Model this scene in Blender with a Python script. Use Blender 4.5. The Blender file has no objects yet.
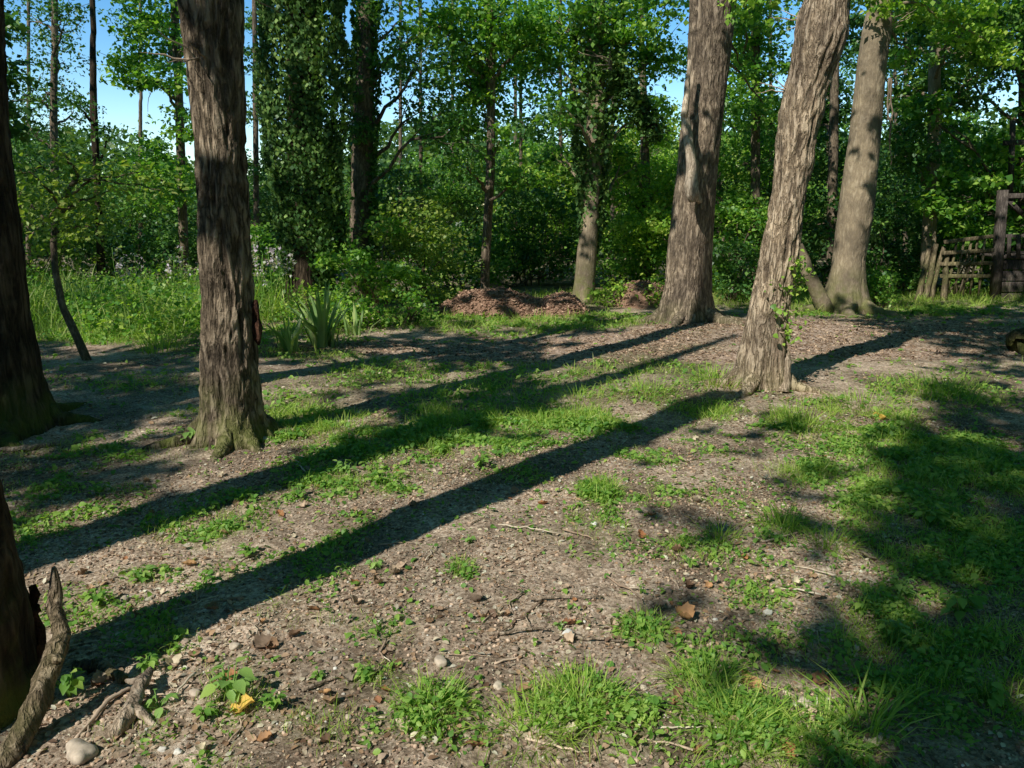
import bpy, math, random
import numpy as np
R = math.radians
rng = np.random.default_rng(7)
random.seed(7)
scene = bpy.context.scene
COL = scene.collection

# ------------------------------------------------------------------ camera geometry (used to survey the place from the photograph)
W, H, HFOV, PITCH, CAMH = 1024, 768, R(66), R(12), 1.6
F = (W / 2) / math.tan(HFOV / 2)
CP, SP = math.cos(PITCH), math.sin(PITCH)

def ray(px, py):
    a = (np.asarray(px, float) - W / 2) / F
    b = (H / 2 - np.asarray(py, float)) / F
    return a, CP + b * SP, -SP + b * CP            # x, y, z

def at(px, py, Y):
    x, y, z = ray(px, py)
    t = Y / y
    return np.array([x * t, Y, CAMH + z * t])

def G(px, py):
    x, y, z = ray(px, py)
    t = -CAMH / z
    return np.array([x * t, y * t])

def project(X, Y, Z=0.0):
    dz = Z - CAMH
    d = Y * CP - dz * SP
    u = Y * SP + dz * CP
    d = np.where(d < 0.05, 0.05, d)
    return W / 2 + F * X / d, H / 2 - F * u / d

def mpp(Y, py=300):                                 # metres per pixel at ground distance Y
    return (Y * CP + 0.3) / F

# sun: behind the viewer on the left, shadows run away to the right
SUN_EL = R(43)
SUN_AZ = R(38)                                      # heading of the shadows, clockwise from +Y
SD = np.array([math.sin(SUN_AZ), math.cos(SUN_AZ)])
TAN = math.tan(SUN_EL)

# ------------------------------------------------------------------ noise
def _h(ix, iy, iz, s):
    n = (ix * 374761393 + iy * 668265263 + iz * 2147483647 + s * 1274126177) & 0xFFFFFFFF
    n = ((n ^ (n >> 13)) * 1274126177) & 0xFFFFFFFF
    n = ((n ^ (n >> 16)) * 2246822519) & 0xFFFFFFFF
    return ((n ^ (n >> 15)) & 0xFFFFFF) / float(0xFFFFFF)

def vnoise(x, y, z=0.0, s=0):
    x, y, z = np.broadcast_arrays(np.asarray(x, float), np.asarray(y, float), np.asarray(z, float))
    ix, iy, iz = np.floor(x).astype(np.int64), np.floor(y).astype(np.int64), np.floor(z).astype(np.int64)
    fx, fy, fz = x - ix, y - iy, z - iz
    fx, fy, fz = [f * f * (3 - 2 * f) for f in (fx, fy, fz)]
    r = 0
    for dx in (0, 1):
        for dy in (0, 1):
            for dz in (0, 1):
                r = r + _h(ix + dx, iy + dy, iz + dz, s) * (fx if dx else 1 - fx) * (fy if dy else 1 - fy) * (fz if dz else 1 - fz)
    return r

def fbm(x, y, z=0.0, s=0, o=4):
    r, a, t = 0, 1.0, 0
    for k in range(o):
        r = r + a * vnoise(x * 2 ** k, y * 2 ** k, np.asarray(z) * 2 ** k, s + k)
        t += a
        a *= 0.5
    return r / t

def sstep(a, b, x):
    t = np.clip((x - a) / (b - a), 0, 1)
    return t * t * (3 - 2 * t)

def ground_z(x, y):
    x, y = np.asarray(x, float), np.asarray(y, float)
    z = 0.10 * (vnoise(x * .35 + 9, y * .35, 0, 3) - .5)
    z = z + 0.05 * (vnoise(x * 1.1, y * 1.1, 0, 5) - .5)
    return z * sstep(60, 20, np.hypot(x, y))

def ground_fine(x, y):
    near = sstep(14, 4, np.hypot(x, y))
    z = 0.022 * (vnoise(x * 4, y * 4, 0, 11) - .5) + 0.014 * (vnoise(x * 11, y * 11, 0, 12) - .5)
    z = z + 0.011 * (vnoise(x * 27, y * 27, 0, 13) - .5) * near
    return z

def gz(x, y):
    return ground_z(x, y) + ground_fine(x, y)

# ------------------------------------------------------------------ survey of light and growth, as drawn over the ground
SH = """
++++++..o.o.+oo.oo+........#####
++....+.+++++##++.+..........+++
######++++++++###+............++
######+o.o++++o+oo...........+++
########..o.+#+ooo...........+##
#######o...o####+..+..o++...+++#
#####o...+++........+..++..+####
#####oo.................o++.####
##+oo....................++++###
o.o.................+++.++++####
o...................++++..o#####
o..................o+++..+++####
.....................+++...#####
o...................+++++.o+####
...................+.++..++.####
o.....................++.+######
.......................+..+#####
..........................o#####
...........................#####
....................o......o####
.....................o....+.####
""".strip().split("\n")
SHV = {'.': 0.0, 'o': 0.25, '+': 0.52, '#': 0.75}
SHG = np.array([[SHV[c] for c in r.ljust(32, '#')[:32]] for r in SH])

def shade(X, Y):
    px, py = project(X, Y, 0.0)
    cx = np.clip(px / 32.0 - .5, 0, 30.999)
    cy = np.clip((py - 320) / 22.0, 0, 19.999)
    ix, iy = cx.astype(int), cy.astype(int)
    fx, fy = cx - ix, cy - iy
    v = (SHG[iy, ix] * (1 - fx) * (1 - fy) + SHG[iy, ix + 1] * fx * (1 - fy) + SHG[iy + 1, ix] * (1 - fx) * fy + SHG[iy + 1, ix + 1] * fx * fy)
    v = np.where((px < -40), 0.75, v)
    v = np.where((px > 1064), 0.9, v)
    far = np.interp(px, [0, 300, 420, 520, 620, 700, 780, 900, 1100], [.20, .24, .34, .40, .26, .28, .36, .34, .40])
    v = np.where(py < 312, far, v)
    return v

# grass cover: ellipses (pixel centre, pixel radii, strength)
GR = [(520, 385, 200, 26, 1.0), (620, 372, 90, 22, 1.0), (440, 415, 90, 24, .8), (330, 402, 80, 24, .75), (680, 350, 60, 8, .4), (400, 455, 110, 26, .65), (350, 480, 90, 26, .45), (520, 322, 150, 12, 1.0),
      (880, 298, 190, 20, 1.0), (120, 320, 140, 30, 1.0), (310, 345, 70, 22, .9), (400, 370, 80, 14, .8), (850, 425, 90, 30, .95),
      (800, 470, 50, 14, .6), (940, 395, 90, 26, .9), (960, 520, 130, 90, 1.0), (970, 640, 150, 110, 1.0), (870, 600, 60, 50, .55), (575, 725, 60, 40, .7),
      (740, 735, 60, 50, .6), (840, 740, 60, 40, .45), (430, 725, 45, 35, .6), (600, 500, 25, 14, .6), (490, 455, 50, 14, .35), (790, 530, 40, 24, .6),
      (880, 560, 60, 24, .6), (640, 640, 28, 20, .5), (705, 680, 30, 25, .5), (240, 700, 50, 40, .35), (140, 640, 60, 30, .45), (150, 575, 40, 12, .4), (230, 520, 60, 30, .35),
      (150, 385, 150, 12, .35), (290, 425, 50, 20, .6), (80, 610, 50, 30, .5), (460, 580, 20, 12, .4), (380, 690, 40, 20, .3), (700, 410, 50, 15, .7), (860, 770, 140, 40, .4),
      (560, 420, 140, 14, .5), (300, 470, 40, 20, .4), (1000, 340, 40, 14, .4), (120, 740, 60, 30, .3), (330, 740, 60, 30, .3), (380, 640, 40, 20, .2), (640, 740, 60, 30, .5), (760, 600, 40, 20, .35), (690, 560, 60, 20, .3)]

def grassy(X, Y):
    px, py = project(X, Y, 0.0)
    v = np.zeros_like(px)
    for cx, cy, rx, ry, s in GR:
        d = np.hypot((px - cx) / rx, (py - cy) / ry)
        v = np.maximum(v, s * sstep(1.25, .35, d))
    n = fbm(X * 1.6, Y * 1.6, 0, 21, 3)
    v = np.maximum(v,   .20 * sstep(.48, .64, fbm(X * 2.3, Y * 2.3, 0, 22, 3)) * sstep(.2, 1.0, np.abs(px - 480) / 200 + np.abs(py - 590) / 140))
    v = np.clip(v * (0.5 + 1.5 * sstep(.30, .58, n)), 0, 1)
    far = sstep(13.5, 16, Y)
    return np.maximum(v, far * .85)

def pathy(X, Y):                                     # bare track covered with bark mulch
    px, py = project(X, Y, 0.0)
    mid = np.interp(px, [300, 400, 520, 640, 740, 860, 1024, 1400], [349, 350, 350, 345, 342, 341, 338, 336])
    hw = np.interp(px, [300, 380, 520, 640, 740, 900, 1024, 1400], [2, 7, 13, 17, 20, 20, 14, 12])
    return sstep(1.25, .75, np.abs(py - mid) / hw + .5 * (fbm(X * 1.3, Y * 1.3, 0, 31, 3) - .5))

# ------------------------------------------------------------------ mesh helpers
def mesh_from(name, V, faces):
    V = np.ascontiguousarray(V, dtype=np.float32)
    me = bpy.data.meshes.new(name)
    faces = [np.asarray(f, dtype=np.int32) for f in faces if len(f)]
    nl = sum(f.size for f in faces)
    nf = sum(len(f) for f in faces)
    me.vertices.add(len(V))
    me.vertices.foreach_set('co', V.ravel())
    me.loops.add(nl)
    me.loops.foreach_set('vertex_index', np.concatenate([f.ravel() for f in faces]))
    starts, k = [], 0
    for f in faces:
        n = f.shape[1]
        starts.append(k + n * np.arange(len(f)))
        k += f.size
    me.polygons.add(nf)
    me.polygons.foreach_set('loop_start', np.concatenate(starts).astype(np.int32))
    me.update(calc_edges=True)
    me.validate()
    return me

class MB:
    def __init__(s):
        s.v, s.q, s.t, s.n = [], [], [], 0
    def add(s, V, quads=None, tris=None):
        s.v.append(np.asarray(V, float))
        if quads is not None and len(quads): s.q.append(np.asarray(quads) + s.n)
        if tris is not None and len(tris): s.t.append(np.asarray(tris) + s.n)
        s.n += len(V)
        return s
    def verts(s): return np.concatenate(s.v)
    def faces(s):
        f = []
        if s.q: f.append(np.concatenate(s.q))
        if s.t: f.append(np.concatenate(s.t))
        return f

def tag(o, label=None, cat=None, group=None, kind=None):
    if label: o['label'] = label
    if cat: o['category'] = cat
    if group: o['group'] = group
    if kind: o['kind'] = kind
    return o

def build(name, mb, mat, parent=None, origin=None, smooth=True):
    V = mb.verts()
    if parent is not None: org = np.array(parent_org[parent.name])
    elif origin is not None: org = np.array(origin, float)
    else: org = np.array([V[:, 0].mean(), V[:, 1].mean(), V[:, 2].min()])
    me = mesh_from(name, V - org, mb.faces())
    if smooth: me.polygons.foreach_set('use_smooth', np.ones(len(me.polygons), bool))
    me.materials.append(mat)
    if hasattr(mb, 'crack'):
        at_ = me.attributes.new('crack', 'FLOAT', 'POINT'); at_.data.foreach_set('value', np.ascontiguousarray(mb.crack, np.float32))
    o = bpy.data.objects.new(name, me)
    COL.objects.link(o)
    if parent is not None: o.parent = parent
    else: o.location = org
    parent_org[o.name] = org if parent is None else org
    return o

parent_org = {}
def thing(name, loc, label, cat, group=None):
    o = bpy.data.objects.new(name, None)
    o.empty_display_size = .2
    COL.objects.link(o)
    o.location = loc
    parent_org[o.name] = np.array(loc, float)
    return tag(o, label, cat, group)

def clone(o, loc, rz=0, sc=1.0, label=None, rx=0, ry=0):
    c = o.copy()
    COL.objects.link(c)
    c.location = loc
    c.rotation_euler = (rx, ry, rz)
    c.scale = (sc,) * 3
    if label: c['label'] = label
    for ch in list(o.children):
        d = ch.copy(); COL.objects.link(d); d.parent = c
    return c

# templates -------------------------------------------------------
LEAF4 = (np.array([[0, 0, 0], [.42, .42, .10], [0, 1, -.06], [-.42, .42, .10]]), np.array([[0, 1, 2, 3]]), None)
# broad lobed leaf seen close: 8 verts
def leaf_tpl(wd, st, notch=.04):
    V, q, t = [[0, 0, 0]], [], []
    ts = [.08, .22, .38, .55, .72, .87]; hw = [.16, .34, .40, .35, .24, .11]
    for k, (y, h) in enumerate(zip(ts, hw)):
        h = h * wd + (notch if k % 2 else -notch) * .5
        z = -.18 * y * y
        V += [[-h, y - .03, z + .10 * h / .4], [0, y, z - .01], [h, y - .03, z + .10 * h / .4]]
    V.append([0, 1, -.2])
    t += [[0, 3, 2], [0, 2, 1]]
    for k in range(5):
        a_ = 1 + 3 * k
        q += [[a_ + 1, a_ + 2, a_ + 5, a_ + 4], [a_, a_ + 1, a_ + 4, a_ + 3]]
    t += [[17, 18, 19], [16, 17, 19]]
    return (np.array(V), np.array(q), np.array(t))
LEAF8 = (np.array([[0, 0, 0], [-.30, .30, .07], [0, .32, 0], [.30, .30, .07], [-.24, .68, .03], [0, .7, -.05], [.24, .68, .03], [0, 1, -.16]]),
         np.array([[2, 3, 6, 5], [1, 2, 5, 4]]), np.array([[0, 3, 2], [0, 2, 1], [5, 6, 7], [4, 5, 7]]))
LEAF20 = leaf_tpl(1.0, 0)
def blade_t(bend, w=.045):
    pts = []
    for t, k in ((0, 1), (.4, .95), (.75, .6)):
        a = bend * t
        y, z = math.sin(a) * t, math.cos(a * .8) * t
        pts += [[-w * k, y, z], [w * k, y, z]]
    pts.append([0, math.sin(bend) * 1.0, math.cos(bend * .8)])
    return (np.array(pts), np.array([[0, 1, 3, 2], [2, 3, 5, 4]]), np.array([[4, 5, 6]]))
BLADES = [blade_t(b) for b in (.25, .6, .95, 1.3)]

def icos():
    p = (1 + 5 ** .5) / 2
    v = np.array([[-1, p, 0], [1, p, 0], [-1, -p, 0], [1, -p, 0], [0, -1, p], [0, 1, p], [0, -1, -p], [0, 1, -p], [p, 0, -1], [p, 0, 1], [-p, 0, -1], [-p, 0, 1]], float)
    v /= np.linalg.norm(v[0])
    f = np.array([[0, 11, 5], [0, 5, 1], [0, 1, 7], [0, 7, 10], [0, 10, 11], [1, 5, 9], [5, 11, 4], [11, 10, 2], [10, 7, 6], [7, 1, 8], [3, 9, 4], [3, 4, 2], [3, 2, 6], [3, 6, 8], [3, 8, 9], [4, 9, 5], [2, 4, 11], [6, 2, 10], [8, 6, 7], [9, 8, 1]])
    return v, f
def ico_sub(n):
    v, f = icos()
    for _ in range(n):
        v = list(map(tuple, v)); cache = {}; nf = []
        def mid(a, b):
            k = (min(a, b), max(a, b))
            if k not in cache:
                m = (np.array(v[a]) + np.array(v[b])) / 2
                v.append(tuple(m / np.linalg.norm(m))); cache[k] = len(v) - 1
            return cache[k]
        for a, b, c in f:
            ab, bc, ca = mid(a, b), mid(b, c), mid(c, a)
            nf += [[a, ab, ca], [b, bc, ab], [c, ca, bc], [ab, bc, ca]]
        v, f = np.array(v), np.array(nf)
    return v, f
PEB = []
for k in range(4):
    v, f = icos()
    PEB.append((v * rng.uniform(.65, 1.15, (12, 1)) * np.array([1, .8, .55]), None, f))
CHIP = (np.array([[-.5, -.18, 0], [.45, -.22, .03], [.55, .16, 0], [-.42, .2, .05], [-.5, -.18, -.06], [.45, -.22, -.06], [.55, .16, -.06], [-.42, .2, -.06]]),
        np.array([[0, 1, 2, 3], [0, 4, 5, 1], [1, 5, 6, 2], [2, 6, 7, 3], [3, 7, 4, 0]]), None)

def rotm(yaw, pitch, roll):
    cy, sy, cp, sp, cr, sr = np.cos(yaw), np.sin(yaw), np.cos(pitch), np.sin(pitch), np.cos(roll), np.sin(roll)
    z, o = np.zeros_like(yaw), np.ones_like(yaw)
    Rz = np.stack([np.stack([cy, -sy, z], -1), np.stack([sy, cy, z], -1), np.stack([z, z, o], -1)], -2)
    Rx = np.stack([np.stack([o, z, z], -1), np.stack([z, cp, -sp], -1), np.stack([z, sp, cp], -1)], -2)
    Ry = np.stack([np.stack([cr, z, sr], -1), np.stack([z, o, z], -1), np.stack([-sr, z, cr], -1)], -2)
    return Rz @ Rx @ Ry

def inst(mb, T, pos, size, yaw, pitch, roll, sx=None):
    V, q, t = T
    n = len(pos)
    if n == 0: return mb
    M = rotm(yaw, pitch, roll)
    S = np.asarray(size, float) * np.ones(n)
    VV = np.repeat(V[None], n, 0) * S[:, None, None]
    if sx is not None: VV[:, :, 0] *= np.asarray(sx)[:, None]
    P = np.einsum('nij,nkj->nki', M, VV) + np.asarray(pos)[:, None, :]
    k = len(V)
    off = (np.arange(n) * k)[:, None, None]
    mb.add(P.reshape(-1, 3), (q[None] + off).reshape(-1, q.shape[1]) if q is not None else None, (t[None] + off).reshape(-1, 3) if t is not None else None)
    return mb

def leaves(mb, pos, size, T=LEAF4, flat=.6, var=.5, width=None):
    n = len(pos)
    inst(mb, T, pos, size * rng.uniform(1 - var, 1 + var, n), rng.uniform(0, 2 * np.pi, n), rng.normal(-.35, flat, n), rng.normal(0, flat, n), sx=rng.uniform(.6, 1.3, n) if width is None else width)

def tube(mb, pts, rad, n=8, jit=0.0, cap=True, seed=0):
    pts = np.asarray(pts, float); rad = np.asarray(rad, float) * np.ones(len(pts))
    tang = np.gradient(pts, axis=0)
    tang /= np.linalg.norm(tang, axis=1)[:, None] + 1e-9
    ref = np.array([0.31, .95, .1]) if abs(tang[0][2]) > .6 else np.array([0, 0, 1.])
    a = np.cross(tang, ref); a /= np.linalg.norm(a, axis=1)[:, None]
    b = np.cross(tang, a)
    th = np.linspace(0, 2 * np.pi, n, endpoint=False)
    rr = rad[:, None] * np.ones((1, n))
    if jit:
        ii = np.arange(len(pts))[:, None]
        rr = rr * (1 + jit * (vnoise(np.cos(th)[None] * 1.7 + 3, np.sin(th)[None] * 1.7 + 5, ii * .55, seed) - .5) * 2)
    V = pts[:, None] + rr[..., None] * (np.cos(th)[None, :, None] * a[:, None] + np.sin(th)[None, :, None] * b[:, None])
    m = len(pts)
    i, j = np.meshgrid(np.arange(m - 1), np.arange(n), indexing='ij')
    q = np.stack([i * n + j, i * n + (j + 1) % n, (i + 1) * n + (j + 1) % n, (i + 1) * n + j], -1).reshape(-1, 4)
    V = V.reshape(-1, 3)
    tris = None
    if cap:
        V = np.concatenate([V, [pts[0], pts[-1]]])
        c0, c1 = m * n, m * n + 1
        jj = np.arange(n)
        tris = np.concatenate([np.stack([np.full(n, c0), (jj + 1) % n, jj], -1), np.stack([np.full(n, c1), (m - 1) * n + jj, (m - 1) * n + (jj + 1) % n], -1)])
    mb.add(V, q, tris)
    return mb

def curve(p0, p1, n=8, wob=.05, sag=0.0, seed=None):
    r = np.random.default_rng(seed if seed is not None else rng.integers(1e9))
    t = np.linspace(0, 1, n)
    p = np.asarray(p0)[None] * (1 - t[:, None]) + np.asarray(p1)[None] * t[:, None]
    L = np.linalg.norm(np.asarray(p1) - np.asarray(p0))
    o = np.cumsum(r.normal(0, 1, (n, 3)), 0)
    o -= t[:, None] * o[-1] + (1 - t[:, None]) * o[0]
    p = p + o * wob * L / math.sqrt(n)
    p[:, 2] += sag * L * 4 * t * (1 - t)
    return p

def slab(mb, c, ax, ay, az):                        # a plank: centre and three half-axis vectors, with worn edges
    c, ax, ay, az = [np.asarray(v, float) for v in (c, ax, ay, az)]
    k = .88
    ring = [(-1, -k), (-k, -1), (k, -1), (1, -k), (1, k), (k, 1), (-k, 1), (-1, k)]
    V = [c + s * az + u * ax + v * ay for s in (-1, 1) for u, v in ring] + [c - az * 1.0, c + az * 1.0]
    q = [[j, (j + 1) % 8, 8 + (j + 1) % 8, 8 + j] for j in range(8)]
    t = [[16, (j + 1) % 8, j] for j in range(8)] + [[17, 8 + j, 8 + (j + 1) % 8] for j in range(8)]
    mb.add(V, q, t)
    return mb

# ------------------------------------------------------------------ materials
def nt(name):
    m = bpy.data.materials.new(name); m.use_nodes = True
    t = m.node_tree; t.nodes.clear()
    return m, t, t.nodes, t.links
def N(t, typ, **kw):
    n = t.nodes.new(typ)
    for k, v in kw.items():
        if k.startswith('i_'):
            n.inputs[k[2:].replace('_', ' ')].default_value = v
        else: setattr(n, k, v)
    return n
def ramp(t, stops, src):
    r = t.nodes.new('ShaderNodeValToRGB')
    e = r.color_ramp.elements
    while len(e) < len(stops): e.new(.5)
    for k, (p, c) in enumerate(stops):
        e[k].position = p
        e[k].color = (*c, 1) if len(c) == 3 else c
    t.links.new(src, r.inputs[0])
    return r
def mix(t, fac, a, b, mode='MIX'):
    m = t.nodes.new('ShaderNodeMix'); m.data_type = 'RGBA'; m.blend_type = mode
    for s, i in ((fac, 0), (a, 6), (b, 7)):
        if hasattr(s, 'is_linked') or hasattr(s, 'links'): t.links.new(s, m.inputs[i])
        else: m.inputs[i].default_value = s if i == 0 else (*s, 1)
    return m.outputs[2]
def math_(t, op, a, b=0.0, clamp=False):
    m = t.nodes.new('ShaderNodeMath'); m.operation = op; m.use_clamp = clamp
    for s, i in ((a, 0), (b, 1)):
        if hasattr(s, 'links'): t.links.new(s, m.inputs[i])
        else: m.inputs[i].default_value = s
    return m.outputs[0]

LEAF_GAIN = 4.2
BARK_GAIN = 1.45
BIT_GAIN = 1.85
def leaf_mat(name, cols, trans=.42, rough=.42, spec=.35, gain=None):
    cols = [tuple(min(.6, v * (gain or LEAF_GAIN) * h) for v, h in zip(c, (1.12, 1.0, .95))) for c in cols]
    m, t, n, l = nt(name)
    g = N(t, 'ShaderNodeNewGeometry')
    tc = N(t, 'ShaderNodeTexCoord')
    no = N(t, 'ShaderNodeTexNoise', i_Scale=1.3, i_Detail=2.0)
    l.new(tc.outputs['Object'], no.inputs['Vector'])
    f = math_(t, 'ADD', math_(t, 'MULTIPLY', g.outputs['Random Per Island'], .7), math_(t, 'MULTIPLY', math_(t, 'SUBTRACT', no.outputs[0], .25), .6), True)
    k = len(cols)
    r = ramp(t, [(i / (k - 1), c) for i, c in enumerate(cols)], f)
    p = N(t, 'ShaderNodeBsdfPrincipled', i_Roughness=rough)
    p.inputs['Specular IOR Level'].default_value = spec
    l.new(r.outputs[0], p.inputs['Base Color'])
    tr = N(t, 'ShaderNodeBsdfTranslucent')
    c2 = mix(t, 1.0, r.outputs[0], (1.5, 1.7, .5), 'MULTIPLY')
    l.new(c2, tr.inputs['Color'])
    ms = N(t, 'ShaderNodeMixShader'); ms.inputs[0].default_value = trans
    l.new(p.outputs[0], ms.inputs[1]); l.new(tr.outputs[0], ms.inputs[2])
    o = N(t, 'ShaderNodeOutputMaterial'); l.new(ms.outputs[0], o.inputs[0])
    return m

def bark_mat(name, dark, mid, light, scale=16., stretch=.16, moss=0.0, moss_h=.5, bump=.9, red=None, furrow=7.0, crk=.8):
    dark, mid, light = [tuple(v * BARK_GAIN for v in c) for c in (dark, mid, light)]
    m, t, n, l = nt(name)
    tc = N(t, 'ShaderNodeTexCoord')
    mp = N(t, 'ShaderNodeMapping'); mp.inputs['Scale'].default_value = (1, 1, stretch)
    l.new(tc.outputs['Object'], mp.inputs[0])
    nz = N(t, 'ShaderNodeTexNoise', i_Scale=6., i_Detail=4.)
    l.new(mp.outputs[0], nz.inputs['Vector'])
    ad = N(t, 'ShaderNodeVectorMath', operation='MULTIPLY_ADD')
    ad.inputs[1].default_value = (.12, .12, .12)
    l.new(nz.outputs['Color'], ad.inputs[0]); l.new(mp.outputs[0], ad.inputs[2])
    nr = N(t, 'ShaderNodeTexNoise', i_Scale=scale * .75, i_Detail=3.5, i_Roughness=.6)
    l.new(ad.outputs[0], nr.inputs['Vector'])
    n2 = N(t, 'ShaderNodeTexNoise', i_Scale=scale * 2.6, i_Detail=5., i_Roughness=.7)
    l.new(mp.outputs[0], n2.inputs['Vector'])
    n4 = N(t, 'ShaderNodeTexNoise', i_Scale=scale * 3.5, i_Detail=3., i_Roughness=.7)
    l.new(tc.outputs['Object'], n4.inputs['Vector'])
    n3 = N(t, 'ShaderNodeTexNoise', i_Scale=2.3, i_Detail=3.)
    l.new(tc.outputs['Object'], n3.inputs['Vector'])
    crack = math_(t, 'MULTIPLY', math_(t, 'ABSOLUTE', math_(t, 'SUBTRACT', nr.outputs[0], .5)), furrow, True)
    hgt = math_(t, 'ADD', math_(t, 'MULTIPLY', crack, .5), math_(t, 'ADD', math_(t, 'MULTIPLY', n2.outputs[0], .42), math_(t, 'MULTIPLY', n4.outputs[0], .25)))
    r = ramp(t, [(.25, dark), (.58, mid), (.95, light)], hgt)
    c = r.outputs[0]
    blot = ramp(t, [(.35, (.62, .60, .58)), (.65, (1.12, 1.08, 1.0))], n3.outputs[0])
    c = mix(t, 1.0, c, blot.outputs[0], 'MULTIPLY')
    ck = N(t, 'ShaderNodeAttribute', attribute_name='crack')
    c = mix(t, math_(t, 'MULTIPLY', ck.outputs['Fac'], crk), c, tuple(v * .55 for v in dark))
    if moss:
        sx = N(t, 'ShaderNodeSeparateXYZ'); l.new(tc.outputs['Object'], sx.inputs[0])
        hz = math_(t, 'SUBTRACT', 1.0, math_(t, 'DIVIDE', sx.outputs[2], moss_h), True)
        mn = N(t, 'ShaderNodeTexNoise', i_Scale=5., i_Detail=4.); l.new(tc.outputs['Object'], mn.inputs['Vector'])
        fac = math_(t, 'MULTIPLY', math_(t, 'MULTIPLY', hz, math_(t, 'MULTIPLY', math_(t, 'SUBTRACT', mn.outputs[0], .38), 5.0, True)), moss, True)
        c = mix(t, fac, c, (.12, .15, .028))
    if red:
        rn = N(t, 'ShaderNodeTexNoise', i_Scale=3.1, i_Detail=4.); l.new(mp.outputs[0], rn.inputs['Vector'])
        c = mix(t, math_(t, 'MULTIPLY', math_(t, 'SUBTRACT', rn.outputs[0], .56), 5.0, True), c, red)
    p = N(t, 'ShaderNodeBsdfPrincipled', i_Roughness=.9)
    p.inputs['Specular IOR Level'].default_value = .15
    l.new(c, p.inputs['Base Color'])
    b = N(t, 'ShaderNodeBump', i_Strength=bump, i_Distance=.04)
    l.new(hgt, b.inputs['Height']); l.new(b.outputs[0], p.inputs['Normal'])
    o = N(t, 'ShaderNodeOutputMaterial'); l.new(p.outputs[0], o.inputs[0])
    return m

def bits_mat(name, cols, rough=.85, trans=0.0):
    cols = [tuple(min(.75, v * BIT_GAIN) for v in c) for c in cols]
    m, t, n, l = nt(name)
    g = N(t, 'ShaderNodeNewGeometry')
    oi = N(t, 'ShaderNodeObjectInfo')
    tc = N(t, 'ShaderNodeTexCoord')
    no = N(t, 'ShaderNodeTexNoise', i_Scale=40., i_Detail=4.); l.new(tc.outputs['Object'], no.inputs['Vector'])
    f = math_(t, 'FRACT', math_(t, 'ADD', g.outputs['Random Per Island'], oi.outputs['Random']))
    k = len(cols)
    r = ramp(t, [(i / (k - 1), c) for i, c in enumerate(cols)], f)
    v = ramp(t, [(.3, (.7, .68, .66)), (.7, (1.15, 1.12, 1.1))], no.outputs[0])
    c = mix(t, 1.0, r.outputs[0], v.outputs[0], 'MULTIPLY')
    p = N(t, 'ShaderNodeBsdfPrincipled', i_Roughness=rough); p.inputs['Specular IOR Level'].default_value = .2
    l.new(c, p.inputs['Base Color'])
    b = N(t, 'ShaderNodeBump', i_Strength=.5, i_Distance=.004); l.new(no.outputs[0], b.inputs['Height']); l.new(b.outputs[0], p.inputs['Normal'])
    o = N(t, 'ShaderNodeOutputMaterial')
    if trans:
        tr = N(t, 'ShaderNodeBsdfTranslucent'); l.new(c, tr.inputs['Color'])
        ms = N(t, 'ShaderNodeMixShader'); ms.inputs[0].default_value = trans
        l.new(p.outputs[0], ms.inputs[1]); l.new(tr.outputs[0], ms.inputs[2]); l.new(ms.outputs[0], o.inputs[0])
    else: l.new(p.outputs[0], o.inputs[0])
    return m

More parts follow.
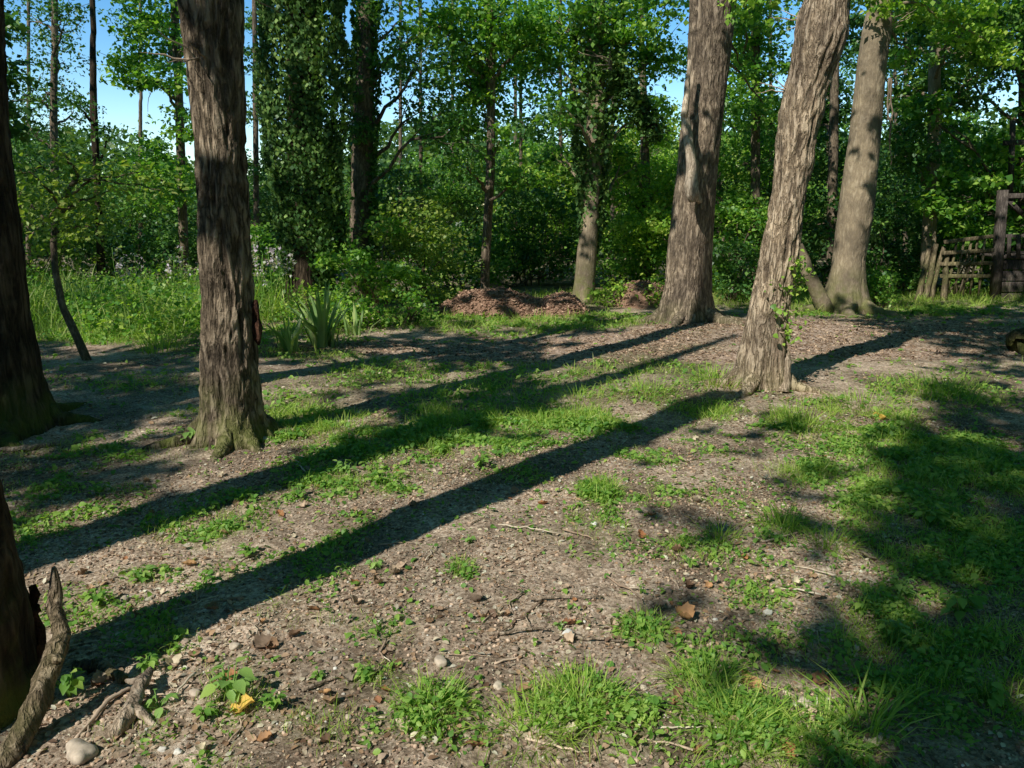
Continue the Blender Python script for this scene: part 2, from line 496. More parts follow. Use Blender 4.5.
def ground_mat():
    m, t, n, l = nt('forest_soil')
    tc = N(t, 'ShaderNodeTexCoord')
    P = tc.outputs['Object']
    def noise(s, d=4., r=.6):
        x = N(t, 'ShaderNodeTexNoise', i_Scale=s, i_Detail=d, i_Roughness=r); l.new(P, x.inputs['Vector']); return x.outputs[0]
    big, med, fine, tiny = noise(1.1), noise(7., 5.), noise(45., 5., .7), noise(160., 3.)
    mixv = math_(t, 'ADD', math_(t, 'MULTIPLY', big, .3), math_(t, 'ADD', math_(t, 'MULTIPLY', med, .35), math_(t, 'MULTIPLY', fine, .65)))
    soil = ramp(t, [(.45, (.055, .041, .029)), (.58, (.235, .182, .132)), (.68, (.50, .40, .30)), (.81, (.85, .735, .59))], mixv)
    wn = N(t, 'ShaderNodeTexNoise', i_Scale=38., i_Detail=3.); l.new(P, wn.inputs['Vector'])
    wa = N(t, 'ShaderNodeVectorMath', operation='MULTIPLY_ADD'); wa.inputs[1].default_value = (.035, .035, .035)
    l.new(wn.outputs['Color'], wa.inputs[0]); l.new(P, wa.inputs[2])
    def cells(s, rnd=1.0):
        v = N(t, 'ShaderNodeTexVoronoi', feature='F1', i_Scale=s); v.inputs['Randomness'].default_value = rnd
        l.new(wa.outputs[0], v.inputs['Vector']); return v
    v1 = cells(85.)
    sp1 = N(t, 'ShaderNodeSeparateColor'); l.new(v1.outputs['Color'], sp1.inputs[0])
    c1 = ramp(t, [(.0, (.04, .027, .018)), (.3, (.16, .11, .075)), (.6, (.36, .265, .19)), (.85, (.62, .50, .385)), (1., (.80, .72, .60))], sp1.outputs[0])
    c = mix(t, math_(t, 'MULTIPLY', math_(t, 'GREATER_THAN', sp1.outputs[1], .5), .5), soil.outputs[0], c1.outputs[0])
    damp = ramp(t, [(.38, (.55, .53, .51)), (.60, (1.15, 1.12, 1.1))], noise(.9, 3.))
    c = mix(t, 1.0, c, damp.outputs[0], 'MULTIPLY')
    # path: red-brown bark mulch
    pa = N(t, 'ShaderNodeAttribute', attribute_name='path')
    v3 = cells(34.)
    sp3 = N(t, 'ShaderNodeSeparateColor'); l.new(v3.outputs['Color'], sp3.inputs[0])
    c3 = ramp(t, [(.0, (.13, .085, .06)), (.5, (.40, .28, .205)), (.85, (.56, .42, .325)), (1., (.72, .58, .47))], sp3.outputs[0])
    c = mix(t, math_(t, 'MULTIPLY', pa.outputs['Fac'], .85), c, c3.outputs[0])
    # thin green film under the growth
    ga = N(t, 'ShaderNodeAttribute', attribute_name='green')
    gc = ramp(t, [(.35, (.05, .06, .02)), (.7, (.13, .16, .045))], med)
    c = mix(t, math_(t, 'MULTIPLY', ga.outputs['Fac'], .5), c, gc.outputs[0])
    p = N(t, 'ShaderNodeBsdfPrincipled', i_Roughness=.95); p.inputs['Specular IOR Level'].default_value = .1
    l.new(c, p.inputs['Base Color'])
    h = math_(t, 'ADD', math_(t, 'ADD', math_(t, 'MULTIPLY', fine, .8), math_(t, 'MULTIPLY', tiny, .35)), math_(t, 'MULTIPLY', sp1.outputs[0], .25))
    b = N(t, 'ShaderNodeBump', i_Strength=.9, i_Distance=.012)
    l.new(h, b.inputs['Height']); l.new(b.outputs[0], p.inputs['Normal'])
    o = N(t, 'ShaderNodeOutputMaterial'); l.new(p.outputs[0], o.inputs[0])
    return m

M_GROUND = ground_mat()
M_BARK_OAK = bark_mat('bark_furrowed_brown', (.024, .019, .014), (.175, .14, .102), (.38, .315, .24), 20., .2, .8, .55)
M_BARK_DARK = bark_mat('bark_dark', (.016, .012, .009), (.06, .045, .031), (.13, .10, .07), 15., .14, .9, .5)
M_BARK_GREY = bark_mat('bark_grey_brown', (.06, .047, .036), (.225, .18, .135), (.40, .33, .255), 22., .2, .3, .4)
M_BARK_PALE = bark_mat('bark_pale_flaky', (.085, .062, .044), (.36, .285, .205), (.54, .45, .345), 28., .18, .4, .35, red=(.30, .215, .155), furrow=9.)
M_BARK_SMOOTH = bark_mat('bark_smooth_pale', (.17, .14, .10), (.235, .195, .14), (.32, .275, .205), 20., .3, .8, .9, .45, furrow=5., crk=.25)
M_BARK_SLIM = bark_mat('bark_slim', (.06, .048, .036), (.15, .12, .09), (.24, .2, .15), 24., .3, .3, .6, .5)
M_DEAD = bark_mat('dead_wood', (.10, .08, .06), (.26, .21, .16), (.42, .36, .29), 30., .2, 0, 1, .6)
M_DEADPALE = bark_mat('pale_dead_wood', (.16, .13, .10), (.38, .32, .25), (.55, .48, .39), 30., .2, 0, 1, .5)
M_MOSSLOG = bark_mat('mossy_dead_wood', (.05, .038, .028), (.19, .145, .105), (.36, .29, .22), 30., .25, .35, .9, .9)
M_RED = bark_mat('torn_red_bark', (.015, .008, .006), (.05, .024, .016), (.11, .058, .038), 22., .3)
M_BOARD = bark_mat('weathered_board', (.03, .026, .024), (.07, .06, .056), (.125, .11, .10), 30., .25, .5, .5, .4)
M_STAKE = bark_mat('old_stake_wood', (.05, .042, .028), (.16, .13, .085), (.28, .23, .155), 26., .2, .6, 1.2, .5)

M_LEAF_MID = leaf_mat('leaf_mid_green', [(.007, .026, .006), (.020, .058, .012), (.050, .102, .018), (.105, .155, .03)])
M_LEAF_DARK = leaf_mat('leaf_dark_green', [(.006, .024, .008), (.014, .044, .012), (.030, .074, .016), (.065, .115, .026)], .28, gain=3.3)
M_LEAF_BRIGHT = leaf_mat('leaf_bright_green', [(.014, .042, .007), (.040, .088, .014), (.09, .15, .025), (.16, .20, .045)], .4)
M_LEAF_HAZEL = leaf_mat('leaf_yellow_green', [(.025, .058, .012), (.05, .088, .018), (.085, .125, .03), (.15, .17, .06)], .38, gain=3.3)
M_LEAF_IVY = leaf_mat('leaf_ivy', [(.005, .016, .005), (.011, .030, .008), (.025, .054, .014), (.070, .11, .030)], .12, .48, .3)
M_LEAF_FAR = leaf_mat('leaf_far_wood', [(.010, .030, .010), (.020, .052, .015), (.036, .075, .018), (.065, .10, .026)], .3, gain=2.5)
M_GRASS = leaf_mat('grass_blade', [(.035, .085, .012), (.065, .13, .019), (.105, .165, .03), (.14, .185, .05), (.27, .25, .13)], .40, .5, .3, 3.0)
M_TALLGRASS = leaf_mat('tall_grass_blade', [(.035, .09, .02), (.065, .135, .03), (.12, .18, .05), (.20, .23, .10)], .4, .5, .3, 2.4)
M_WEED = leaf_mat('weed_leaf', [(.025, .07, .014), (.045, .105, .02), (.08, .145, .03), (.13, .185, .045)], .38, .5, .3, 3.0)
M_IRIS = leaf_mat('strap_leaf', [(.05, .10, .035), (.08, .14, .05), (.13, .19, .075), (.22, .25, .11)], .3, .45, .4, 2.6)
M_LILAC = leaf_mat('lilac_flower', [(.08, .075, .10), (.13, .115, .15), (.17, .16, .17), (.10, .13, .07)], .3)
M_DRYLEAF = bits_mat('dry_leaf', [(.07, .042, .026), (.17, .11, .065), (.26, .175, .105), (.21, .15, .10), (.46, .37, .27), (.10, .065, .045), (.36, .28, .20), (.13, .10, .075), (.50, .42, .32)], .7, .15)
M_ORANGELEAF = bits_mat('orange_dry_leaf', [(.20, .085, .04), (.27, .135, .06), (.19, .095, .055), (.30, .18, .085), (.14, .07, .04)], .6, .2)
M_YELLOWLEAF = bits_mat('yellowing_leaf', [(.45, .33, .06), (.40, .24, .05), (.50, .42, .12)], .6, .25)
M_CHIP = bits_mat('bark_chip', [(.035, .023, .015), (.12, .08, .053), (.22, .155, .105), (.36, .275, .195), (.16, .11, .072), (.075, .05, .033)])
M_CRUMB = bits_mat('soil_crumb', [(.05, .034, .024), (.15, .105, .075), (.24, .175, .125), (.36, .28, .21), (.19, .135, .095), (.10, .07, .05)])
M_PEBBLE = bits_mat('pebble', [(.10, .08, .065), (.21, .165, .13), (.30, .25, .20), (.16, .12, .09), (.48, .43, .37), (.24, .19, .15), (.13, .10, .08)])
M_STONE = bits_mat('pale_stone', [(.24, .20, .16), (.32, .28, .22), (.28, .24, .19), (.36, .32, .27)])
M_WHITE = bits_mat('white_stone', [(.44, .40, .34), (.50, .46, .40)])
M_TWIG = bits_mat('twig', [(.12, .085, .06), (.24, .18, .13), (.36, .29, .22), (.18, .13, .09), (.45, .37, .29)])

# ------------------------------------------------------------------ world, sun, camera
w = bpy.data.worlds.new('World'); scene.world = w; w.use_nodes = True
wt = w.node_tree; wt.nodes.clear()
sky = wt.nodes.new('ShaderNodeTexSky'); sky.sky_type = 'NISHITA'; sky.sun_disc = False
sky.sun_elevation = SUN_EL
sky.sun_rotation = SUN_AZ + math.pi
sky.air_density = 1.0; sky.ozone_density = 1.1; sky.dust_density = .1
bg = wt.nodes.new('ShaderNodeBackground'); bg.inputs[1].default_value = .112
wo = wt.nodes.new('ShaderNodeOutputWorld')
hs = wt.nodes.new('ShaderNodeHueSaturation'); hs.inputs['Saturation'].default_value = 1.45; hs.inputs['Value'].default_value = 1.0
wt.links.new(sky.outputs[0], hs.inputs['Color']); 
wc = wt.nodes.new('ShaderNodeTexCoord'); wx = wt.nodes.new('ShaderNodeSeparateXYZ'); wt.links.new(wc.outputs['Generated'], wx.inputs[0])
wm = wt.nodes.new('ShaderNodeMapRange'); wm.inputs['From Min'].default_value = .12; wm.inputs['From Max'].default_value = .62; wm.inputs['To Min'].default_value = 1.75; wm.inputs['To Max'].default_value = .8
wt.links.new(wx.outputs[2], wm.inputs['Value'])
wv = wt.nodes.new('ShaderNodeVectorMath'); wv.operation = 'SCALE'; wt.links.new(hs.outputs[0], wv.inputs[0]); wt.links.new(wm.outputs[0], wv.inputs['Scale'])
wt.links.new(wv.outputs[0], bg.inputs[0]); wt.links.new(bg.outputs[0], wo.inputs[0])

sl = bpy.data.lights.new('sun', 'SUN'); sl.energy = 5.0; sl.angle = R(.53); sl.color = (1, .955, .87)
so = bpy.data.objects.new('sun', sl); COL.objects.link(so)
from mathutils import Vector
so.rotation_euler = Vector((SD[0] * math.cos(SUN_EL), SD[1] * math.cos(SUN_EL), -math.sin(SUN_EL))).to_track_quat('-Z', 'Y').to_euler()
so.location = (-8, -10, 12)

cd = bpy.data.cameras.new('camera'); cd.sensor_fit = 'HORIZONTAL'; cd.angle = HFOV; cd.clip_start = .05; cd.clip_end = 2000
cam = bpy.data.objects.new('camera', cd); COL.objects.link(cam)
cam.location = (0, 0, CAMH); cam.rotation_euler = (math.pi / 2 - PITCH, 0, 0)
scene.camera = cam
scene.view_settings.view_transform = 'Standard'; scene.view_settings.look = 'None'; scene.view_settings.exposure = 0
scene.cycles.max_bounces = 4; scene.cycles.diffuse_bounces = 3; scene.cycles.transmission_bounces = 2; scene.cycles.glossy_bounces = 1
scene.cycles.use_denoising = True

# ------------------------------------------------------------------ ground and path
def axis(segs):
    out = []
    for a, b, s0, s1 in segs:
        x, s = a, s0
        while x < b:
            out.append(x); f = (x - a) / (b - a); x += s0 * (s1 / s0) ** f
    out.append(segs[-1][1])
    return np.array(out)
half = axis([(0, 2.6, .022, .022), (2.6, 7, .022, .06), (7, 20, .06, .25), (20, 60, .25, 2), (60, 400, 2, 60)])
gx = np.concatenate([-half[:0:-1], half])
gy = np.concatenate([-axis([(-1.2, 10, .1, 1), (10, 40, 1, 8), (40, 400, 8, 60)])[::-1], axis([(1.25, 5.2, .018, .022), (5.2, 9, .022, .035), (9, 16, .035, .07), (16, 40, .07, 1), (40, 500, 1, 60)])])
XX, YY = np.meshgrid(gx, gy, indexing='xy')
ZZ = gz(XX, YY)
nx, ny = len(gx), len(gy)
i, j = np.meshgrid(np.arange(ny - 1), np.arange(nx - 1), indexing='ij')
Q = np.stack([i * nx + j, i * nx + j + 1, (i + 1) * nx + j + 1, (i + 1) * nx + j], -1).reshape(-1, 4)
GV = np.stack([XX, YY, ZZ], -1).reshape(-1, 3)
g_attr = np.where(GV[:, 1] > .8, grassy(GV[:, 0], np.maximum(GV[:, 1], .8)), .4)
p_attr = np.where(GV[:, 1] > 5, pathy(GV[:, 0], np.maximum(GV[:, 1], 5)), 0)
def attrs(o, g, p):
    for nme, a in (('green', g), ('path', p)):
        at_ = o.data.attributes.new(nme, 'FLOAT', 'POINT'); at_.data.foreach_set('value', np.ascontiguousarray(a, np.float32))
mb = MB(); mb.add(GV, Q)
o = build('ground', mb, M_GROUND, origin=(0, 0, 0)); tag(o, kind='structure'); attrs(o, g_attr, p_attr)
sel = (p_attr[Q].min(1) > .25)
pq = Q[sel]; used = np.unique(pq); rem = np.full(len(GV), -1); rem[used] = np.arange(len(used))
mb = MB(); mb.add(GV[used] + np.array([0, 0, .004]), rem[pq])
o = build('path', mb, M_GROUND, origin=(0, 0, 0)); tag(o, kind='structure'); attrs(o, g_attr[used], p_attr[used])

# ------------------------------------------------------------------ trunks
def trunk(mb, rows, Y, top, r_top, ridge=.022, flare=.35, flare_h=.5, nseg=168, dz=.02, lobes=5, seed=1, slim=1.0, burr=None, fine=1.0):
    """rows: (py, x left, x right) silhouette seen at distance Y; continued upwards to height top"""
    zs, xs, rs = [], [], []
    for py, a, b in rows:
        p, q = at(a, py, Y), at(b, py, Y)
        zs.append(p[2]); xs.append((p[0] + q[0]) / 2); rs.append((q[0] - p[0]) / 2 * slim)
    zs, xs, rs = np.array(zs), np.array(xs), np.array(rs)
    od = np.argsort(zs); zs, xs, rs = zs[od], xs[od], rs[od]
    slope = (xs[-1] - xs[max(0, len(xs) - 4)]) / (zs[-1] - zs[max(0, len(xs) - 4)])
    slope = max(-.12, min(.22, slope))
    if top > zs[-1]:
        zs2 = np.linspace(zs[-1], top, 6)[1:]
        xs = np.concatenate([xs, xs[-1] + slope * (zs2 - zs[-1])]); rs = np.concatenate([rs, rs[-1] + (r_top - rs[-1]) * (zs2 - zs[-1]) / (top - zs[-1])]); zs = np.concatenate([zs, zs2])
    z = np.arange(-.18, top, dz)
    vis = z < 5.2
    z = np.concatenate([z[vis], z[~vis][::6]])
    cx, r = np.interp(z, zs, xs), np.interp(z, zs, rs)
    k = np.ones(5) / 5
    if len(z) > 12:
        cx = np.convolve(np.pad(cx, 2, 'edge'), k, 'valid'); r = np.convolve(np.pad(r, 2, 'edge'), k, 'valid')
    th = np.linspace(0, 2 * np.pi, nseg, endpoint=False)
    Z, T = np.meshgrid(z, th, indexing='ij')
    c, s = np.cos(T), np.sin(T)
    rr = r[:, None] * np.ones_like(T)
    fl = flare * np.exp(-np.maximum(Z, 0) / (flare_h * .45))
    rr = rr * (1 + fl * (.25 + .75 * np.clip(np.cos(T * lobes + seed + 1.5 * vnoise(c * 2, s * 2, 0, seed)), 0, 1)))
    rm = float(np.mean(r[: len(r) // 2]))
    fr = (.9 + rm * 17) * fine
    wob = .35 * (vnoise(c * 2.5, s * 2.5, Z * 3.0, seed + 2) - .5)
    c1, s1 = np.cos(T + wob), np.sin(T + wob)
    rid = 1 - np.abs(2 * vnoise(c1 * fr + seed, s1 * fr, Z * 4.6, seed) - 1)
    rid2 = 1 - np.abs(2 * vnoise(c1 * fr * 2.3, s1 * fr * 2.3, Z * 14, seed + 4) - 1)
    plate = vnoise(c1 * fr * 1.2, s1 * fr * 1.2, Z * 16, seed + 6)
    hgt = .5 * np.minimum(rid * 1.3, 1) + .25 * rid2 + .32 * plate
    rr = rr + ridge * 1.9 * (hgt - .80) + .12 * r[:, None] * (vnoise(c * 1.4, s * 1.4, Z * .9, seed + 7) - .5)
    if burr:
        for bz, bt, ba, bw in burr:
            dth = np.abs((T - bt + np.pi) % (2 * np.pi) - np.pi)
            rr = rr + ba * np.exp(-((Z - bz) / bw) ** 2 - (dth * r[:, None] / bw) ** 2) * (1 + .6 * (vnoise(c * 9, s * 9, Z * 12, seed + 9) - .5))
    mb.crack = np.clip((.80 - hgt) * 2.2, 0, 1).ravel()
    V = np.stack([cx[:, None] + rr * c, Y + rr * s, Z], -1)
    m = len(z)
    i, j = np.meshgrid(np.arange(m - 1), np.arange(nseg), indexing='ij')
    q = np.stack([i * nseg + j, i * nseg + (j + 1) % nseg, (i + 1) * nseg + (j + 1) % nseg, (i + 1) * nseg + j], -1).reshape(-1, 4)
    mb.add(V.reshape(-1, 3), q)
    def axis_at(h):
        return np.array([np.interp(h, z, cx), Y, h]), float(np.interp(h, z, r))
    return axis_at

TREES = []        # (root, axis_at, top, xy, leaf material)
def main_tree(name, rows, base_py, label, mat, leafm, r_base, top=10.5, r_top=.09, **kw):
    Yc = G(0, base_py)[1] + r_base
    gx_ = float(at((rows[-1][1] + rows[-1][2]) / 2, base_py, Yc)[0])
    root = thing(name, (gx_, Yc, float(ground_z(gx_, Yc))), label, 'tree')
    mb = MB()
    ax = trunk(mb, rows, Yc, top, r_top, **kw)
    build('trunk', mb, mat, root)
    TREES.append([root, ax, top, np.array([gx_, Yc]), leafm, mat])
    return root, ax, Yc

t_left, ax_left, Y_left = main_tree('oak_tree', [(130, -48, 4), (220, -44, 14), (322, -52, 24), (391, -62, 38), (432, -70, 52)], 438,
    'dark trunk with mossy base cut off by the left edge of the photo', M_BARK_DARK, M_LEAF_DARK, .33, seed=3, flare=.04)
t_oak, ax_oak, Y_oak = main_tree('oak_tree', [(0, 178, 243), (60, 186, 243), (154, 196, 245), (260, 200, 250), (300, 202, 252), (366, 202, 257), (410, 202, 261), (440, 200, 266)], 448,
    'furrowed brown trunk with torn red bark on its side, left of the ivy column', M_BARK_OAK, M_LEAF_MID, .24, seed=5, flare=.34, flare_h=.34, ridge=.03, slim=.97)
t_big, ax_big, Y_big = main_tree('lime_tree', [(0, 691, 737), (68, 688, 729), (102, 684, 724), (171, 677, 717), (254, 668, 711), (288, 665, 711), (310, 660, 713), (322, 657, 715)], 326,
    'thick grey brown trunk with a pale dead branch hanging down its left side', M_BARK_GREY, M_LEAF_MID, .42, seed=8, flare=.30, ridge=.02)
t_mid, ax_mid, Y_mid = main_tree('leaning_tree', [(0, 806, 849), (30, 800, 846), (60, 792, 838), (100, 785, 823), (137, 777, 816), (188, 773, 806), (254, 760, 799), (288, 753, 792), (322, 746, 788), (357, 737, 786), (381, 735, 785)], 392,
    'pale sunlit trunk leaning right with shaggy bark and a fluted base by the track', M_BARK_PALE, M_LEAF_MID, .26, seed=11, flare=.20, flare_h=.6, ridge=.027, lobes=6,
    slim=.96,
    burr=[(3.25, 3.3, .045, .18), (2.6, 3.0, .03, .2), (2.5, 0.0, .03, .18), (3.1, -1.4, .05, .2), (2.05, -.1, .03, .15), (1.7, -1.8, .03, .1)])
t_right, ax_right, Y_right = main_tree('beech_tree', [(0, 868, 894), (34, 861, 892), (68, 856, 887), (137, 848, 882), (205, 838, 876), (260, 832, 866), (281, 828, 866), (300, 822, 868)], 312,
    'smooth pale trunk with dappled light and spreading mossy root flare right of the shaggy trunk', M_BARK_SMOOTH, M_LEAF_MID, .38, seed=14, flare=.34, flare_h=.6, ridge=.010, lobes=4, slim=.88, burr=[(2.4, -1.2, .03, .12), (3.6, -2., .03, .14), (1.5, -.9, .02, .1)])
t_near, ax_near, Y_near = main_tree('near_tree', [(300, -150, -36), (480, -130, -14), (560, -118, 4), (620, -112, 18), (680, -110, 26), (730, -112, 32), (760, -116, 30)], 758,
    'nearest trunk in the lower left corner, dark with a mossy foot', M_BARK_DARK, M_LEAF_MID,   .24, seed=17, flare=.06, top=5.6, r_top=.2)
TREES.pop()

def roots(root, ax, mat, n, L, a0, r0=.06):
    for k in range(n):
        a = a0 + k * 6.283 / n + rng.normal(0, .25)
        c, r = ax(.12)
        d = np.array([math.cos(a), math.sin(a), 0])
        p0 = c + d * r * .7 + np.array([0, 0, .10]); p1 = c + d * (r + L * rng.uniform(.6, 1.1))
        cv = curve(p0, p1, 14, .05)
        cv[:, 2] = np.interp(np.linspace(0, 1, 14), [0, .3, .7, 1], [.16, .03, .0, -.05]) + gz(cv[:, 0], cv[:, 1])
        mb = MB(); tube(mb, cv, np.linspace(r0 * 1.3, r0 * .35, 14), 10, .3, seed=k)
        build('root', mb, mat, root)
roots(t_oak, ax_oak, M_BARK_OAK, 6, .45, .3, .055)
roots(t_mid, ax_mid, M_BARK_PALE, 5, .5, .8, .06)
roots(t_big, ax_big, M_BARK_GREY, 6, .7, .1, .09)
roots(t_right, ax_right, M_BARK_SMOOTH, 6, .8, .5, .11)
roots(t_left, ax_left, M_BARK_DARK, 6, .5, .2, .07)
# torn red bark on the oak
mb = MB()
p = at(256, 300, Y_oak - .02); q = at(259, 345, Y_oak - .02)
pts = curve(p, q, 8, .05, seed=2)
tube(mb, pts, [.012, .026, .02, .022, .035, .034, .026, .008], 9, .5, seed=3)
tag(build('torn_bark', mb, M_RED, t_oak), 'red brown torn bark flap')
# hanging dead branch on the big trunk
mb = MB()
tube(mb, curve(at(684, 112, Y_big - .52), at(694, 202, Y_big - .66), 12, .03, seed=6), np.linspace(.05, .10, 12) * np.r_[np.ones(11), .6], 9, .3, seed=5)
tube(mb, curve(at(690, 60, Y_big - .48), at(684, 118, Y_big - .54), 9, .03, seed=7), np.linspace(.025, .05, 9), 8, .3, seed=6)
tube(mb, curve(at(694, 180, Y_big - .66), at(700, 203, Y_big - .62), 6, .04, seed=8), np.linspace(.05, .03, 6), 7, .3, seed=6)
tag(build('dead_branch', mb, M_DEADPALE, t_big), 'pale dead branch hanging against the trunk')
# spiky snag at the foot of the shaggy trunk
mb = MB()
tube(mb, curve(at(783, 392, Y_mid - .2), at(788, 348, Y_mid - .12), 8, .03, seed=9), [.07, .06, .055, .05, .05, .045, .03, .008], 9, .4, seed=7)
tag(build('snag', mb, M_DEAD, t_mid), 'splintered stub at the foot of the trunk')

# epicormic shoots on the shaggy trunk, twigs
def shoots(root, ax, hs, dirs, n, L, mat=M_LEAF_BRIGHT, leaf=.07, name='leafy_shoot'):
    for h, d in zip(hs, dirs):
        c, r = ax(h)
        for k in range(n):
            tw, lv = MB(), MB()
            a = d + rng.normal(0, .5)
            p0 = c + np.array([math.cos(a), math.sin(a), 0]) * r * .95
            p1 = p0 + np.array([math.cos(a), math.sin(a), rng.uniform(-.3, .7)]) * L * rng.uniform(.5, 1.1)
            cv = curve(p0, p1, 6, .12)
            tube(tw, cv, np.linspace(.008, .002, 6), 5, cap=False)
            o = build('twig', tw, M_TWIG, root)
            if leaf:
                pp = cv[rng.integers(1, 6, 14)] + rng.normal(0, .05, (14, 3))
                leaves(lv, pp, leaf, LEAF20, .6)
                tag(build(name, lv, mat, o), 'bright green leaves sprouting from the trunk')
shoots(t_mid, ax_mid, [1.15, .95, .75, .55, 1.0], [-.9, -.8, -1.0, -1.1, -.6], 3, .16, leaf=.042)
shoots(t_mid, ax_mid, [3.3, 2.7, 3.5], [2.9, 3.2, -2.2], 3, .28, leaf=0)
shoots(t_oak, ax_oak, [3.3, 3.1, 2.6], [-1.5, -.5, -2.], 4, .3, leaf=0)
shoots(t_right, ax_right, [4.6, 4.9], [-.6, 2.6], 4, .5, leaf=0)
mb = MB()   # trailing dead vine on the beech
for k in range(3):
    mb = MB(); tube(mb, curve(at(889 + k, 78, Y_right - .2), at(891 - 2 * k, 165 - 22 * k, Y_right - .25), 12, .05), np.linspace(.018, .008, 12), 5)
    tag(build('hanging_vine', mb, M_DEAD, t_right), 'dry vine trailing down the right side')

BOUGHS = []
# ------------------------------------------------------------------ broken branch leaning on the nearest trunk, and other fallen wood
mb = MB()
pts = np.array([at(-12, 790, 2.02), at(22, 735, 2.12), at(42, 690, 2.22), at(55, 655, 2.3), at(61, 632, 2.36), at(55, 602, 2.4), at(52, 566, 2.42)])
tt = np.linspace(0, 1, 30); idx = np.linspace(0, 1, len(pts))
pts = np.stack([np.interp(tt, idx, pts[:, k]) for k in range(3)], -1)
pts += .012 * (np.stack([vnoise(tt * 9, 0, 0, s) for s in (1, 2, 3)], -1) - .5)
tube(mb, pts, np.interp(tt, [0, .3, .5, .6, .8, .95, 1], [.036, .033, .035, .025, .022, .019, .007]), 18, .55, seed=12)
pts_knot = pts[14] + np.array([.02, -.02, 0]); tube(mb, curve(pts[14], pts[14] + np.array([.06, -.06, .03]), 5, .05), [.022, .02, .016, .012, .006], 8, .4)
lean = thing('broken_branch', tuple(pts[0]), 'crooked broken branch propped against the nearest trunk at lower left', 'branch')
build('branch', mb, M_MOSSLOG, lean)
mb = MB()
a0 = at(60, 640, 2.36)
tube(mb, curve(at(33, 585, 2.5), at(36, 680, 2.45), 14, .08, seed=21), [.010, .014, .013, .02, .017, .024, .02, .026, .022, .028, .022, .026, .02, .016], 11, .7, seed=22)
tube(mb, curve(at(38, 604, 2.48), at(40, 690, 2.42), 12, .08, seed=23), [.006, .011, .010, .015, .012, .018, .016, .02, .016, .018, .014, .01], 9, .7, seed=24)
tag(build('rotten_splinter', mb, M_RED, lean), 'dark rotten splinter behind the branch')

def log(name, pix, rad, label, mat=M_DEAD, lift=.5, cat='branch', forks=(), group=None, jit=.35):
    """pix: ground pixels of the log; rests on the soil"""
    P = []
    for (x, y, up) in pix:
        g = G(x, y); P.append([g[0], g[1], float(gz(g[0], g[1])) + up])
    P = np.array(P); n = 6 * len(P)
    t1, t2 = np.linspace(0, 1, n), np.linspace(0, 1, len(P))
    P = np.stack([np.interp(t1, t2, P[:, k]) for k in range(3)], -1)
    P[1:-1] += rng.normal(0, rad[0] * .12, (n - 2, 3))
    rr = np.interp(t1, np.linspace(0, 1, len(rad)), rad)
    P[:, 2] += rr * lift
    mb = MB(); tube(mb, P, rr, 9, jit, seed=int(rng.integers(99)))
    for f in forks:
        k = int(f[0] * (n - 1)); p0 = P[k]
        g = G(f[1], f[2]); p1 = np.array([g[0], g[1], float(gz(g[0], g[1])) + f[3]])
        tube(mb, curve(p0, p1, 7, .06), np.linspace(rr[k] * .8, rr[k] * .35, 7), 7, .3)
    return tag(build(name, mb, mat), label, cat, group)
log('fallen_branch', [(112, 745, .0), (130, 728, .02), (143, 706, .05), (152, 690, .04)], [.02, .027, .022, .012], 'short grey broken branch with stubs on the bare soil beside the propped branch', forks=[(.45, 160, 735, .0), (.75, 128, 700, .05)])
log('thin_branch', [(75, 745, .0), (110, 710, .01), (140, 690, .0)], [.006, .008, .004], 'thin brown stick lying just left of the short grey branch', M_TWIG)
log('fallen_branch', [(75, 668, .0), (100, 672, .02), (125, 690, .01)], [.02, .022, .016], 'dark mossy branch lying in the shade right of the nearest trunk', M_MOSSLOG)
log('fallen_branch', [(120, 628, .0), (150, 622, .01), (172, 612, .01)], [.007, .008, .005], 'dry bent stick lying in the small shady weeds above the short branch', M_DEAD)
log('fallen_branch', [(-10, 448, .0), (30, 447, .01), (60, 441, .0)], [.02, .025, .015], 'long pale stick lying at the foot of the left edge trunk', M_DEAD)
mb = MB(); tube(mb, curve(at(826, 313, 13.6), at(797, 246, 13.6), 10, .02), np.linspace(.14, .09, 10), 12, .15)
tag(build('leaning_log', mb, M_BARK_SMOOTH), 'grey log leaning up between the shaggy trunk and the smooth trunk', 'log')
log('log', [(1018, 352, .0), (1034, 351, .05), (1060, 346, .1)], [.16, .17, .16], 'dark log end poking in at the right edge beside the track', M_BARK_DARK, .6, 'log')

# ------------------------------------------------------------------ foliage by blobs
def blob_leaves(mb, px, py, r, Y, size, dens, squash=.75, clump=True, T=LEAF4, flat=.6):
    c = at(px, py, Y); Rm = r * mpp(Y)
    area = math.pi * Rm * Rm
    size = size * .66; dens = dens * 1.75
    n = int(dens * area / (size * size * .42) * 1.9)
    if clump:
        k = max(4, int(9 + 26 * Rm))
        d = rng.normal(0, 1, (k, 3)); d /= np.linalg.norm(d, axis=1)[:, None]
        cc = d * (rng.uniform(.25, 1, (k, 1)) ** .5) * Rm
        who = rng.integers(0, k, n)
        p = cc[who] + rng.normal(0, 1, (n, 3)) * np.array([.30, .30, .13]) * Rm * .9
    else:
        p = rng.normal(0, .5, (n, 3)) * Rm
    p[:, 2] *= squash
    leaves(mb, p + c, size, T, flat)
    return c, Rm

